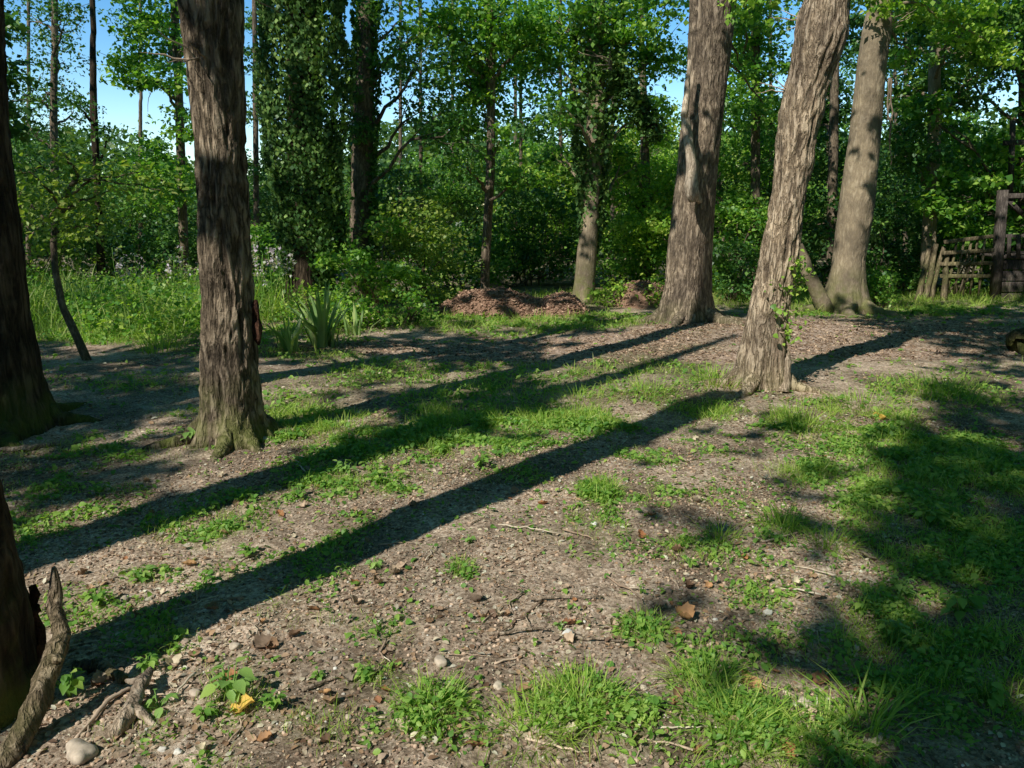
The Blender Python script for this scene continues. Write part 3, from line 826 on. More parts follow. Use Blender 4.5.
def bg_tree(name, label, rows, Y, mat, leafm, blobs, size=.13, dens=1.0, top=None, ridge=.01, seed=1, group=None, limbs=True, ivy=None):
    gx_ = float(at((rows[-1][1] + rows[-1][2]) / 2, rows[-1][0], Y)[0])
    root = thing(name, (gx_, Y, 0), label, 'tree', group)
    mb = MB()
    tp = top or max(7., at(0, -60, Y)[2])
    ax = trunk(mb, rows, Y, tp, .05, ridge=ridge, flare=.25, flare_h=.4, nseg=28, dz=.06, lobes=4, seed=seed)
    build('trunk', mb, mat, root)
    if blobs:
        lv = MB()
        for b in blobs:
            br = MB()
            px, py, r = b[:3]; d = b[3] if len(b) > 3 else 1.0
            YY_ = Y + rng.uniform(-1.2, 1.2)
            c, Rm = blob_leaves(lv, px, py, r, YY_, size, dens * d)
            h0 = min(max(.8, c[2] - abs(c[0] - gx_) * .6 - .3), tp - .3)
            p0, r0 = ax(h0)
            cv = curve(p0, c, 9, .10, .04)
            tube(br, cv, np.linspace(min(.05, r0 * .5), .008, 9), 6, .1)
            for _ in range(3):
                tube(br, curve(cv[5], c + rng.normal(0, .5, 3) * Rm, 6, .1), np.linspace(.012, .004, 6), 5)
            build('limb', br, mat, root)
        build('crown', lv, leafm, root)
    return root, ax

def boughs(root, ax, Y, blobs, leafm, mat, size=.12, dens=.8):
    for b in blobs:
        lv = MB()
        c, Rm = blob_leaves(lv, b[0], b[1], b[2], Y + b[3], size, dens)
        p0, r0 = ax(max(.8, c[2] + .5)); br = MB()
        tube(br, curve(p0, c, 9, .08, .06), np.linspace(.035, .006, 9), 6); lb = build('limb', br, mat, root)
        build('leaves', lv, leafm, lb)
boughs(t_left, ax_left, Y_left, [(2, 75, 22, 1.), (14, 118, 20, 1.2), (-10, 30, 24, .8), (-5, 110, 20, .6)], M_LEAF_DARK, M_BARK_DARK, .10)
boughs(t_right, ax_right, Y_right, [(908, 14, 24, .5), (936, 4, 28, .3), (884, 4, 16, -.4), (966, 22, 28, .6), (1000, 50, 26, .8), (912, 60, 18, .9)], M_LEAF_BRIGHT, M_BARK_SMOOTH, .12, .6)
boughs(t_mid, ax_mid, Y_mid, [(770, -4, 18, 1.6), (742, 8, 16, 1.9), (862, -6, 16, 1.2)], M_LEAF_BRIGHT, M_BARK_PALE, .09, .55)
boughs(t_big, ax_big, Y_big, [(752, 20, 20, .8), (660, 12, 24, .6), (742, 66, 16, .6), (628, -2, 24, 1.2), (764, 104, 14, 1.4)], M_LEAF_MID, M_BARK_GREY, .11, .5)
# ivy sleeves
def ivy_sleeve(root, rowsL, Y, dens, size=.11, mat=M_LEAF_IVY, depth=.6, name='ivy'):
    """rowsL: (py, left, right) outline of the sleeve"""
    lv = MB()
    pys = np.array([r[0] for r in rowsL], float); L = np.array([r[1] for r in rowsL], float); Rr = np.array([r[2] for r in rowsL], float)
    size = size * .72
    zs = [at(0, p, Y)[2] for p in pys]
    area = abs(zs[0] - zs[-1]) * (np.mean(Rr - L) * mpp(Y)) * math.pi * .5
    n = int(dens * area / (size * size * .42))
    py = rng.uniform(pys.min(), pys.max(), n)
    l_, r_ = np.interp(py, pys, L), np.interp(py, pys, Rr)
    a = rng.uniform(0, 2 * np.pi, n)
    cpx = (l_ + r_) / 2; hw = (r_ - l_) / 2
    base = np.stack([at(x, y, Y) for x, y in zip(cpx, py)])
    rad = hw * mpp(Y)
    k = vnoise(np.cos(a) * 2.2 + 5, np.sin(a) * 2.2, base[:, 2] * 1.5, 44)
    rr = rad * (.74 + .4 * k) * rng.uniform(.86, 1.04, n)
    p = base + np.stack([np.cos(a) * rr, np.sin(a) * rr * depth, rng.normal(0, .03, n)], -1)
    inst(lv, LEAF4, p, size * rng.uniform(.6, 1.35, n), a - np.pi / 2 + np.pi + rng.normal(0, .5, n), rng.normal(-.95, .4, n), rng.normal(0, .4, n), sx=np.full(n, 1.15))
    return tag(build(name, lv, mat, root), 'dense dark ivy wrapped round the trunk')

# the ivy column
Yi = G(305, 312)[1]
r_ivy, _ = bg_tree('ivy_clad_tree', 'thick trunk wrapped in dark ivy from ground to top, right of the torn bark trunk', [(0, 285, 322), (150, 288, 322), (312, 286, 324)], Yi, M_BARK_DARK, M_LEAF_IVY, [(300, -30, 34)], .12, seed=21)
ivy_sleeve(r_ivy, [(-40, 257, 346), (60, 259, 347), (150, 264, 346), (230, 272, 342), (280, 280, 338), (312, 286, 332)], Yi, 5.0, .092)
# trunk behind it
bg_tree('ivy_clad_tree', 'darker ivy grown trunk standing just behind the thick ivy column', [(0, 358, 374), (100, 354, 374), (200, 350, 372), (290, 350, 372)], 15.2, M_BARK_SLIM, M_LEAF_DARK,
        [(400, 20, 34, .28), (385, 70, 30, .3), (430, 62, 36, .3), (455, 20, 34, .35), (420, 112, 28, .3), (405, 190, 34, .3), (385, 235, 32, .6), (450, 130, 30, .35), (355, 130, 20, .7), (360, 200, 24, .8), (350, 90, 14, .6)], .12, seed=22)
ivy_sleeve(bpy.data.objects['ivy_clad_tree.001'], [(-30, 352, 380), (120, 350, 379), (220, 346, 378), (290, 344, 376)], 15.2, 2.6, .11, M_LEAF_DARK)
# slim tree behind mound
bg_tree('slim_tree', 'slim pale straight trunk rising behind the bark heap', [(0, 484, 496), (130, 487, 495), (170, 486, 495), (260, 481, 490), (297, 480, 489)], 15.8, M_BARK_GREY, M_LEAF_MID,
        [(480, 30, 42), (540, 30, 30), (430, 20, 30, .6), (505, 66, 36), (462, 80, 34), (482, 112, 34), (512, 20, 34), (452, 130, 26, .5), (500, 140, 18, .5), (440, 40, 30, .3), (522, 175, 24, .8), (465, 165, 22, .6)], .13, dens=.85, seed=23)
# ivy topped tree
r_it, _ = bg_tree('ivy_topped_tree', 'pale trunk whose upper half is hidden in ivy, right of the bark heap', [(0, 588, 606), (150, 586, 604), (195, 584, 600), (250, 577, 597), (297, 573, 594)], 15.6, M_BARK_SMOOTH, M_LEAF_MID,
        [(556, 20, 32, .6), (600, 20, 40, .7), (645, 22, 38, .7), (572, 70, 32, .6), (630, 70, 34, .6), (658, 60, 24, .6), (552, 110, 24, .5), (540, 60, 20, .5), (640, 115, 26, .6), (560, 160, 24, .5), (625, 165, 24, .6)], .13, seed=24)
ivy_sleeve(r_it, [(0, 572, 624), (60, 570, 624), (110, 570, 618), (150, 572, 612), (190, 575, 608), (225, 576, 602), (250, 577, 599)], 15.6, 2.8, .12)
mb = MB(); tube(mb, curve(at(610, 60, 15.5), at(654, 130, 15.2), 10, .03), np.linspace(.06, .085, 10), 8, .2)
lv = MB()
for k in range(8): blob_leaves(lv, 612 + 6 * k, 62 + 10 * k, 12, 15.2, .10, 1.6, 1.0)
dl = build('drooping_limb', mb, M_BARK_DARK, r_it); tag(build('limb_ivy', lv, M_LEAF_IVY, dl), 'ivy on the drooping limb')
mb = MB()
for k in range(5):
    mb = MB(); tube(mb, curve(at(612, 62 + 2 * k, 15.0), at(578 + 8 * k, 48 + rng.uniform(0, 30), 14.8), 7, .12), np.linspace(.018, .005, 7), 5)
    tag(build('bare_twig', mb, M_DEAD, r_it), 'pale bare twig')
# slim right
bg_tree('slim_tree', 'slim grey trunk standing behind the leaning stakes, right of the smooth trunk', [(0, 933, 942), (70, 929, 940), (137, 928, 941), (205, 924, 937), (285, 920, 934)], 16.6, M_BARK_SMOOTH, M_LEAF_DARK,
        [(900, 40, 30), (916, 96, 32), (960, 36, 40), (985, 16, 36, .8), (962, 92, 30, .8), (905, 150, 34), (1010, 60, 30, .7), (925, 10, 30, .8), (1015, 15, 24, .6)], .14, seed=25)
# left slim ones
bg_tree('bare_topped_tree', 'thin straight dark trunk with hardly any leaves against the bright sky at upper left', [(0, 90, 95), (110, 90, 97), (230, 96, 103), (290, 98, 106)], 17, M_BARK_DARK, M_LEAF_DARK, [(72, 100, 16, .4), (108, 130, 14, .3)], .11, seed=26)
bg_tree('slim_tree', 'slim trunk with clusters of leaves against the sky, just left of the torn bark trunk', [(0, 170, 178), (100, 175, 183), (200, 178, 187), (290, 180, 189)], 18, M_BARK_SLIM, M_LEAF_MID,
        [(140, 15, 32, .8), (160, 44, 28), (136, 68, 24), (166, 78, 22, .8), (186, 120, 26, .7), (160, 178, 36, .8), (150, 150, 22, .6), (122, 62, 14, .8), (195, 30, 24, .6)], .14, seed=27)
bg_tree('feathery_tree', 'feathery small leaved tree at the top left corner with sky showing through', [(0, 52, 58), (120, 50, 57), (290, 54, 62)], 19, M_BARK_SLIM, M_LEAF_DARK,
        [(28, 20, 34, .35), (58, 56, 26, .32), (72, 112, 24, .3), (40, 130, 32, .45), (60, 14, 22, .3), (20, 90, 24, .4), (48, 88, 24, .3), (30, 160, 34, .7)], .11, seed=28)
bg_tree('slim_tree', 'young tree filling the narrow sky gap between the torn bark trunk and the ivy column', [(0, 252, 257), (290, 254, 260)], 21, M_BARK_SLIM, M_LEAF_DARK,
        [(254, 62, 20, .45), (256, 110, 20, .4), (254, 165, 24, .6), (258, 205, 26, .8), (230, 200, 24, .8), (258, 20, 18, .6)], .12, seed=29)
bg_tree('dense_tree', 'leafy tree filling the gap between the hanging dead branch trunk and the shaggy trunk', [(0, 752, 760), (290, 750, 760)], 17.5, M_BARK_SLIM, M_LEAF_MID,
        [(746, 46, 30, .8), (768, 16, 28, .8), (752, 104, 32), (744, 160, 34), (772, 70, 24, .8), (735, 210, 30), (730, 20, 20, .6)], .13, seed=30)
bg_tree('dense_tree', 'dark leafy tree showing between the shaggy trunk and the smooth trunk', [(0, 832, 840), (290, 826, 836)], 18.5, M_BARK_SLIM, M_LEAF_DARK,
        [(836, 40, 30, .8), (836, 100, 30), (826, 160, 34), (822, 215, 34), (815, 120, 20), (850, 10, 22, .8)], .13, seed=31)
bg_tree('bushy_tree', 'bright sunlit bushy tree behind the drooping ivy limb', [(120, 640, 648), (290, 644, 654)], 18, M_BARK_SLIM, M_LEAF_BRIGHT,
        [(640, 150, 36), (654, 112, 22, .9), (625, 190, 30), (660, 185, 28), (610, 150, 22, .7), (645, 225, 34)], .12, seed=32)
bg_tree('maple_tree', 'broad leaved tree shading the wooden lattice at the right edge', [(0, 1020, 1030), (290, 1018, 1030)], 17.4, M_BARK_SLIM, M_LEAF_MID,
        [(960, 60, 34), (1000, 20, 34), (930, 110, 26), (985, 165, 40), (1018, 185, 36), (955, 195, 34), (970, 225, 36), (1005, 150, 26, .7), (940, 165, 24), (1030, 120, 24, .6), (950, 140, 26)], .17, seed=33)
for k, (px, Y, h, lab) in enumerate([(560, 21, 5, 'dark slender stem among the shadows behind the two mulch humps'), (718, 20, 5, 'thin dark stem in the shade right of the hanging dead branch trunk'),
                                      (420, 20, 5, 'thin stem deep in the thicket between ivy column and bark heap'), (520, 22, 5, 'pale thin stem in the dark thicket right of the slim straight trunk'),
                                      (770, 21, 5, 'dim thin stem deep in shade left of the shaggy trunk'), (895, 22, 6, 'dim stem far behind between the smooth trunk and the slim grey trunk')]):
    bg_tree('thicket_stem', lab, [(60, px - 1, px + 2), (290, px - 1, px + 4)], Y, M_BARK_SLIM, M_LEAF_DARK, [(px - 20, 60, 30, .4), (px + 18, 120, 32, .7), (px - 10, 180, 32, .8)], .14, seed=40 + k)

for k, (px, Y, lab, lm, cols) in enumerate([
    (28, 25, 'leafy tree far behind at the left edge above the yellow green bush', M_LEAF_DARK, [(10, 150), (50, 185), (20, 185), (70, 200)]),
    (140, 26, 'low crowned far tree right of the thin bare topped trunk', M_LEAF_MID, [(110, 195), (158, 175), (165, 200), (130, 205)]),
    (400, 25, 'far tree seen just right of the ivy column, small leaves', M_LEAF_MID, [(430, 175), (440, 200), (380, 210)]),
    (452, 26, 'far tree seen left of the slim pale straight trunk', M_LEAF_DARK, [(470, 185), (450, 205), (455, 60)]),
    (515, 27, 'far tree seen right of the slim pale straight trunk', M_LEAF_MID, [(520, 160), (540, 185), (505, 190), (550, 150), (548, 30), (530, 40)]),
    (612, 25, 'far tree seen through the leaves right of the ivy topped trunk', M_LEAF_BRIGHT, [(605, 170), (640, 130), (660, 170), (630, 200), (670, 140), (600, 110)]),
    (722, 25, 'far tree seen right of the hanging dead branch trunk', M_LEAF_BRIGHT, [(730, 120), (745, 160), (760, 190), (725, 190), (765, 120), (740, 70)]),
    (828, 26, 'far tree peeping out left of the smooth pale trunk', M_LEAF_MID, [(825, 120), (830, 170), (815, 200), (840, 60)]),
    (905, 25, 'far tree peeping out right of the smooth pale trunk', M_LEAF_DARK, [(900, 120), (915, 60), (905, 180), (890, 150), (920, 20)]),
    (968, 26, 'far tree seen right of the slim grey trunk', M_LEAF_MID, [(955, 130), (975, 170), (1000, 190), (960, 60), (1010, 170), (985, 40)])]):
    bg_tree('far_tree', lab, [(60, px - 1, px + 2), (290, px - 2, px + 3)], Y, M_BARK_SLIM, lm, [(a, b, rng.uniform(24, 34), .75 if b > 150 else .4) for a, b in cols], .15, seed=60 + k)

# bent sapling on the left
Ys = G(86, 360)[1]
root = thing('bent_sapling', (float(at(86, 360, Ys)[0]), Ys, 0), 'thin grey sapling bent to the left, yellow green leaves above, on the left grass', 'tree')
mb = MB()
sp_ = [at(88, 362, Ys), at(76, 335, Ys), at(62, 305, Ys), at(55, 270, Ys), at(53, 240, Ys + .1), at(60, 205, Ys + .1), at(78, 175, Ys)]
t1, t2 = np.linspace(0, 1, 24), np.linspace(0, 1, len(sp_))
pts = np.stack([np.interp(t1, t2, np.array(sp_)[:, k]) for k in range(3)], -1)
tube(mb, pts, np.linspace(.05, .022, 24), 9, .12)
build('trunk', mb, M_BARK_SLIM, root)
lv = MB()
for a, b in [((60, 205), (140, 172)), ((62, 215), (110, 190)), ((60, 205), (20, 170)), ((78, 175), (60, 150)), ((70, 185), (160, 190)), ((56, 232), (100, 225)), ((56, 235), (30, 210)), ((78, 205), (48, 222))]:
    cv = curve(at(*a, Ys), at(*b, Ys + rng.uniform(-.6, .6)), 9, .1, .06)
    br = MB(); tube(br, cv, np.linspace(.02, .005, 9), 6); build('limb', br, M_STAKE, root)
    for q in cv[3:]:
        m = 26
        leaves(lv, q + rng.normal(0, 1, (m, 3)) * np.array([.2, .2, .09]), .068, LEAF8, .4)
build('crown', lv, M_LEAF_HAZEL, root)

# ------------------------------------------------------------------ shrubs and thicket
def shrub(label, px, top, Y, wpx, leafm, size=.11, dens=1.0, name='shrub', base=None, sq=.9):
    c0 = at(px, 216, Y)
    ztop = at(px, top, Y)[2]; hw = wpx / 2 * mpp(Y)
    root = thing(name, (float(c0[0]), Y, 0), label, 'shrub')
    lv, st = MB(), MB()
    k = int(10 + 14 * hw * ztop)
    u = rng.uniform(-1, 1, k); v = rng.uniform(.06, 1, k); d = rng.uniform(-.8, .8, k)
    ok = u * u + (np.maximum(v - .45, 0) / .55) ** 2 < 1.05
    u, v, d = u[ok], v[ok], d[ok]
    cen = np.stack([c0[0] + u * hw, Y + d * min(hw, 1.2), v * ztop], -1)
    rr = rng.uniform(.22, .42, len(u)) * min(1.3, max(.7, hw))
    area = 2 * hw * ztop
    size = size * .70; dens = dens * 1.4
    n = int(dens * area / (size * size * .42) * 2.4)
    who = rng.integers(0, len(u), n)
    p = cen[who] + rng.normal(0, .62, (n, 3)) * rr[who][:, None] * np.array([1, 1, .55])
    p = p[p[:, 2] > .03]
    leaves(lv, p, size, LEAF4, .55)
    for q in cen[:: max(1, len(cen) // 8)]:
        st = MB(); tube(st, curve([c0[0] + rng.uniform(-.3, .3) * hw, Y + rng.uniform(-.2, .2), -.05], q, 8, .08, .03), np.linspace(.022, .005, 8), 5); build('stem', st, M_BARK_SLIM, root)
    build('leaves', lv, leafm, root)
    return root
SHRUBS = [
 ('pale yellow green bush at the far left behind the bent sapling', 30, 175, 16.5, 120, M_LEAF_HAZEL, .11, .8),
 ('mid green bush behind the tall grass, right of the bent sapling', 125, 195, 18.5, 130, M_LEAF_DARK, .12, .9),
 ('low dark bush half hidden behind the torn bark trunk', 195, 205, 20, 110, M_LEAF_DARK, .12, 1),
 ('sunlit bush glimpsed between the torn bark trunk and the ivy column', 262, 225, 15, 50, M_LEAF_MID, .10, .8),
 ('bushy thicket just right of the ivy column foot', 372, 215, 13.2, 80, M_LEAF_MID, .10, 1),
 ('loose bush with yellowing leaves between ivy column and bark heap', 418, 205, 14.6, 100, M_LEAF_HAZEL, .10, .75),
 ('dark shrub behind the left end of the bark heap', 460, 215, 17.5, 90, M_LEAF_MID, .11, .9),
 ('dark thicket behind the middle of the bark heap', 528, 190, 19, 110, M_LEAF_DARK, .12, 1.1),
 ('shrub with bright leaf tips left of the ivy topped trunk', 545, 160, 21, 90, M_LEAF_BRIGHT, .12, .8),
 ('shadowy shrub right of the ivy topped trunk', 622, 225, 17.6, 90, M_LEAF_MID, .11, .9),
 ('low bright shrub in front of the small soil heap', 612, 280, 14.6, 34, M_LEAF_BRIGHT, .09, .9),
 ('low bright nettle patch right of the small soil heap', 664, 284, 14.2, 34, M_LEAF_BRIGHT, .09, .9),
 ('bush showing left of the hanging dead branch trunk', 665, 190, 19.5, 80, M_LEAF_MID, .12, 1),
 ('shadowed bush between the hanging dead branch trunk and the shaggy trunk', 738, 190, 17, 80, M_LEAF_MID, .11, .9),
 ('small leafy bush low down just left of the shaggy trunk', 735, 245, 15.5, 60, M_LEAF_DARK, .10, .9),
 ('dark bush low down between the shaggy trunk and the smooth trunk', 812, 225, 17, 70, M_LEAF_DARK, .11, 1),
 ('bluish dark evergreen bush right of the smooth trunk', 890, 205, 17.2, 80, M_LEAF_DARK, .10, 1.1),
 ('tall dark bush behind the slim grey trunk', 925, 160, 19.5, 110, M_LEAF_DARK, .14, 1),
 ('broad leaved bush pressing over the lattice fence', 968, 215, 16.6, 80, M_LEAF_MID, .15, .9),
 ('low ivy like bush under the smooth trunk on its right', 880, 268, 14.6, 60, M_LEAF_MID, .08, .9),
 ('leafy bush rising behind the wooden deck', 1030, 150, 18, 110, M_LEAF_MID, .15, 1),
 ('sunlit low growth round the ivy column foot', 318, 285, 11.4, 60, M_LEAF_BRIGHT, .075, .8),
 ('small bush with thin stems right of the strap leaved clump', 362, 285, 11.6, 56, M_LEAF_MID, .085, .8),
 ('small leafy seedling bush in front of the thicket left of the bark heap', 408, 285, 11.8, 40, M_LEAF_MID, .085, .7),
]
for s in SHRUBS: shrub(s[0], s[1], s[2], s[3], s[4], s[5], s[6], s[7])

# far wood: one mass
lv = MB()
n = 240000
X = rng.uniform(-60, 60, n); Y = rng.uniform(30, 46, n)
top = 1.5 + (6.5 + 1.5 * sstep(-14, -2, X)) * fbm(X * .14, Y * .1, 0, 51, 3)
top = top * np.where(np.abs(X) < 60, 1, 1)
Z = rng.uniform(0, 1, n) ** .95 * top
Y = Y + 2.0 * (vnoise(X * .3, Z * .5, 0, 52) - .5)
leaves(lv, np.stack([X, Y, Z], -1), .27, LEAF4, .6)
tag(build('distant_wood', lv, M_LEAF_FAR, origin=(0, 30, 0)), 'far off dark green wood behind everything', 'wood', kind='stuff')

# unseen leaf ring, added left, right and behind to block low sky light
lv = MB()
n = 110000
a = rng.uniform(0, 2 * np.pi, n); rad = rng.uniform(15, 24, n)
X, Y = rad * np.sin(a), rad * np.cos(a) + 3
top = 5.0 + 4.5 * fbm(X * .16, Y * .16, 0, 151, 3)
Z = rng.uniform(0, 1, n) ** .85 * top
k = (Y < 8 + .5 * np.abs(X)) & (np.abs(X) > .72 * np.maximum(Y, 0) + 4) | (Y < -4)
back = -(X * SD[0] + Y * SD[1])                       # how far towards the sun
k &= ~((back > 8) & (Z > (back - 3) * TAN * .8))
X, Y, Z = X[k], Y[k], Z[k]
leaves(lv, np.stack([X, Y, Z], -1), .32, LEAF4, .6)
tag(build('sky_blocking_wood', lv, M_LEAF_DARK, origin=(0, 0, 0)), 'unseen leafy wood added round the clearing to block low sky light', 'wood', kind='stuff')

# ------------------------------------------------------------------ overhead canopy, grown where the photographed shade falls from
def offscreen(name, x, y, label, r=.26, top=11):
    root = thing(name, (x, y, float(ground_z(x, y))), label, 'tree')
    mb = MB()
    z = np.linspace(-.2, top, 40)
    tube(mb, np.stack([x + .12 * (vnoise(z * .4, x, 0, 3) - .5), y + .12 * (vnoise(z * .4, y, 3, 3) - .5), z], -1), np.interp(z, [-.2, .3, 6, top], [r * 1.35, r * 1.05, r * .75, .06]), 24, .12)
    build('trunk', mb, M_BARK_OAK, root)
    ax = lambda h: (np.array([x, y, h]), r * .6)
    TREES.append([root, ax, top, np.array([x, y]), M_LEAF_MID, M_BARK_OAK])
offscreen('canopy_tree', -4.25, 1.15, 'tree just outside the left edge, its long trunk shadow crosses the left of the clearing')
offscreen('canopy_tree', -4.6, -5.4, 'leafy tree behind the viewer on the left that shades the lower right corner', .3)
offscreen('canopy_tree', -9.5, 3.0, 'leafy tree far out to the left that shades the ground round the left trunks', .3)
offscreen('canopy_tree', 2.2, -8.5, 'leafy tree behind the viewer on the right that shades the right edge', .3)

n = 420000
PX = rng.uniform(-18, 28, n); PY = rng.uniform(1.2, 30, n)
S = shade(PX, PY)
nz = .30 * vnoise(PX * 1.5, PY * 1.5, 0, 61) + .36 * vnoise(PX * 3.8, PY * 3.8, 0, 62) + .34 * vnoise(PX * 9, PY * 9, 0, 63)
nz = np.clip((nz - .5) * 1.9 + .5, 0.02, .98)
keep = nz < S * 1.0
for ax_, lo, hi, rr_ in [(ax_oak, .15, 1.15, .30), (ax_oak, 3.0, 3.45, .22), (ax_oak, 1.9, 2.1, .12), (ax_mid, .5, 1.4, .24), (ax_mid, 1.75, 2.5, .24), (ax_mid, 2.9, 3.9, .24), (ax_big, .3, .8, .3), (ax_big, 1.6, 2.0, .25), (ax_big, 3.3, 4.2, .35),
                         (ax_right, .1, .7, .22), (ax_right, 1.4, 1.8, .16), (ax_right, 2.7, 3.2, .2)]:
    for h_ in np.arange(lo, hi, .1):
        c_, _ = ax_(h_); q_ = c_[:2] + SD * h_ / TAN
        keep &= np.hypot(PX - q_[0], PY - q_[1]) > rr_ * (.6 + .8 * vnoise(PX * 5, PY * 5, 0, 66))
PX, PY, S = PX[keep], PY[keep], S[keep]
h = 5.2 + 6.5 * vnoise(PX * .5, PY * .5, 0, 64) + rng.normal(0, .25, len(PX))
LX, LY = PX - SD[0] * h / TAN, PY - SD[1] * h / TAN
need = 1.6 + .32 * np.maximum(LY, 0) + .8
ok = (h > need) | (LY < -.5)
PX, PY, h, LX, LY = PX[ok], PY[ok], h[ok], LX[ok], LY[ok]
for rep in range(1):
    P = np.stack([LX, LY, h], -1)
D = np.stack([np.hypot(LX - t[3][0], LY - t[3][1]) for t in TREES])
own = D.argmin(0)
# leaves lying roughly broadside to the light, as leaves do
sdir = np.array([-SD[0] * math.cos(SUN_EL), -SD[1] * math.cos(SUN_EL), math.sin(SUN_EL)])
for k, (root, ax, top, xy, lm, bm_) in enumerate(TREES):
    p = P[own == k]
    if len(p) < 50: continue
    lv, br = MB(), MB()
    m = len(p)
    inst(lv, LEAF4, p - np.array([0, 0, .05]), .17 * rng.uniform(.7, 1.3, m), rng.uniform(0, 2 * np.pi, m), rng.normal(0, .45, m), rng.normal(0, .45, m))
    build('crown', lv, lm, root)
    for q in p[rng.integers(0, m, 40)]:
        dist = math.hypot(q[0] - xy[0], q[1] - xy[1])
        hh = float(np.clip(q[2] - dist * .7, max(4.2 if xy[1] > 0 else 3, 1.6 + .3 * xy[1] + .8), top - .4))
        p0, _ = ax(hh)
        if dist > 7: continue
        tq = np.linspace(.35, 1, 6)[:, None]; seg = p0 * (1 - tq) + q * tq
        if shade(seg[:, 0] + SD[0] * seg[:, 2] / TAN, seg[:, 1] + SD[1] * seg[:, 2] / TAN).min() < .5: continue
        # keep limbs above the picture
        if q[1] > .5 and q[2] < 1.6 + .32 * q[1] + .5: continue
        br = MB(); tube(br, curve(p0, q, 9, .06, .05), np.linspace(.06, .01, 9), 6); build('limb', br, bm_, root)

# ------------------------------------------------------------------ heaps of bark mulch
def heap(name, humps, label, Y, mat=M_GROUND, chips=900, sx=1.0):
    root_x = float(at(humps[0][0], 310, Y)[0])
    xs = [at(h[0], 310, Y)[0] for h in humps]
    x0 = min(x - h[1] * mpp(Y) for x, h in zip(xs, humps)) - .1; x1 = max(x + h[1] * mpp(Y) for x, h in zip(xs, humps)) + .1
    nx, ny = 130, 60
    X, Yg = np.meshgrid(np.linspace(x0, x1, nx), np.linspace(Y - .95 * sx, Y + 1.0 * sx, ny), indexing='ij')
    Z = np.zeros_like(X)
    for x, h in zip(xs, humps):
        d = np.hypot((X - x) / (h[1] * mpp(Y)), (Yg - Y) / (.85 * sx))
        Z = np.maximum(Z, h[2] * np.clip(1 - d ** 2.2, 0, 1) ** .8)
    e = sstep(0, .1, Z)
    Z = Z + e * (.10 * (vnoise(X * 5, Yg * 5, 0, 71) - .5) + .05 * (vnoise(X * 16, Yg * 16, 0, 72) - .5)) + ground_z(X, Yg) - .03 + .0
    V = np.stack([X, Yg, Z], -1).reshape(-1, 3)
    i, j = np.meshgrid(np.arange(nx - 1), np.arange(ny - 1), indexing='ij')
    q = np.stack([i * ny + j, (i + 1) * ny + j, (i + 1) * ny + j + 1, i * ny + j + 1], -1).reshape(-1, 4)
    root = thing(name, (root_x, Y, 0), label, 'heap')
    mb = MB(); mb.add(V, q)
    o = build('heap_body', mb, M_HEAP, root)
    k = rng.integers(0, len(V), chips * 3); k = k[V[k, 2] > .0][:chips]
    mb = MB(); m = len(k)
    inst(mb, CHIP, V[k] + np.array([0, 0, .01]) + rng.normal(0, .025, (m, 3)) * np.array([1, 1, .3]), rng.uniform(.02, .085, m), rng.uniform(0, 6.3, m), rng.normal(0, .5, m), rng.normal(0, .5, m))
    c = build('bark_chips', mb, M_MULCH, root, smooth=False); c['kind'] = 'stuff'
M_MULCH = bits_mat('mulch_chip', [(.10, .06, .04), (.19, .115, .078), (.27, .175, .125), (.15, .09, .06), (.35, .25, .18)])
M_HEAP = bits_mat('mulch', [(.13, .082, .056), (.14, .088, .06)])
heap('mulch_heap', [(492, 55, .40), (528, 28, .28), (560, 27, .34)], 'long brown heap of bark mulch with two humps at the back of the clearing', 13.7, chips=6000)
heap('soil_heap', [(641, 34, .42)], 'small sunlit brown heap half hidden in bushes right of the ivy topped trunk', 14.9, chips=1200)

# ------------------------------------------------------------------ wooden lattice, stakes, deck
Yl = 15.4
root = thing('lattice_fence', tuple(at(965, 290, Yl) * np.array([1, 1, 0])), 'sagging wooden lattice fence of crossed bars left of the deck', 'fence')
for (a, b) in [((944, 242), (994, 236)), ((942, 253), (994, 250)), ((940, 264), (992, 263)), ((940, 276), (990, 276))]:
    mb = MB(); p, q = at(*a, Yl - .10), at(*b, Yl - .09); c = (p + q) / 2
    slab(mb, c, (0, .02, 0), (0, 0, .034), (q - p) / 2); build('rail', mb, M_STAKE, root, smooth=False)
for k in range(5):
    mb = MB(); p, q = at(946 + 8 * k, 299 - (k % 2) * 5, Yl - .05), at(957 + 7 * k, 240 + (k % 3) * 2 - k, Yl - .05); c = (p + q) / 2
    slab(mb, c, (.018, 0, 0), (0, .014, 0), (q - p) / 2); build('bar', mb, M_STAKE, root, smooth=False)
for k, (a, b, lab) in enumerate([((917, 302), (930, 246), 'leftmost thick stake leaning by the slim grey trunk'), ((925, 302), (936, 244), 'rough stake leaning second from the slim grey trunk'), ((931, 302), (944, 247), 'thin stake leaning beside the lattice fence, third of the row'), ((944, 301), (947, 252), 'short upright stake touching the lattice fence')]):
    mb = MB(); p, q = at(*a, Yl - .2), at(*b, Yl)
    tube(mb, curve(p, q, 8, .02), np.linspace(.06, .045, 8) if k != 2 else np.linspace(.045, .04, 8), 8, .25)
    tag(build('wooden_stake', mb, M_STAKE), lab, 'stake', 'stakes leaning by the lattice fence')
Yd = G(1000, 300)[1]
root = thing('wooden_deck', (float(at(1000, 300, Yd)[0]), Yd, 0), 'dark weathered raised wooden deck with railing at the right edge', 'deck')
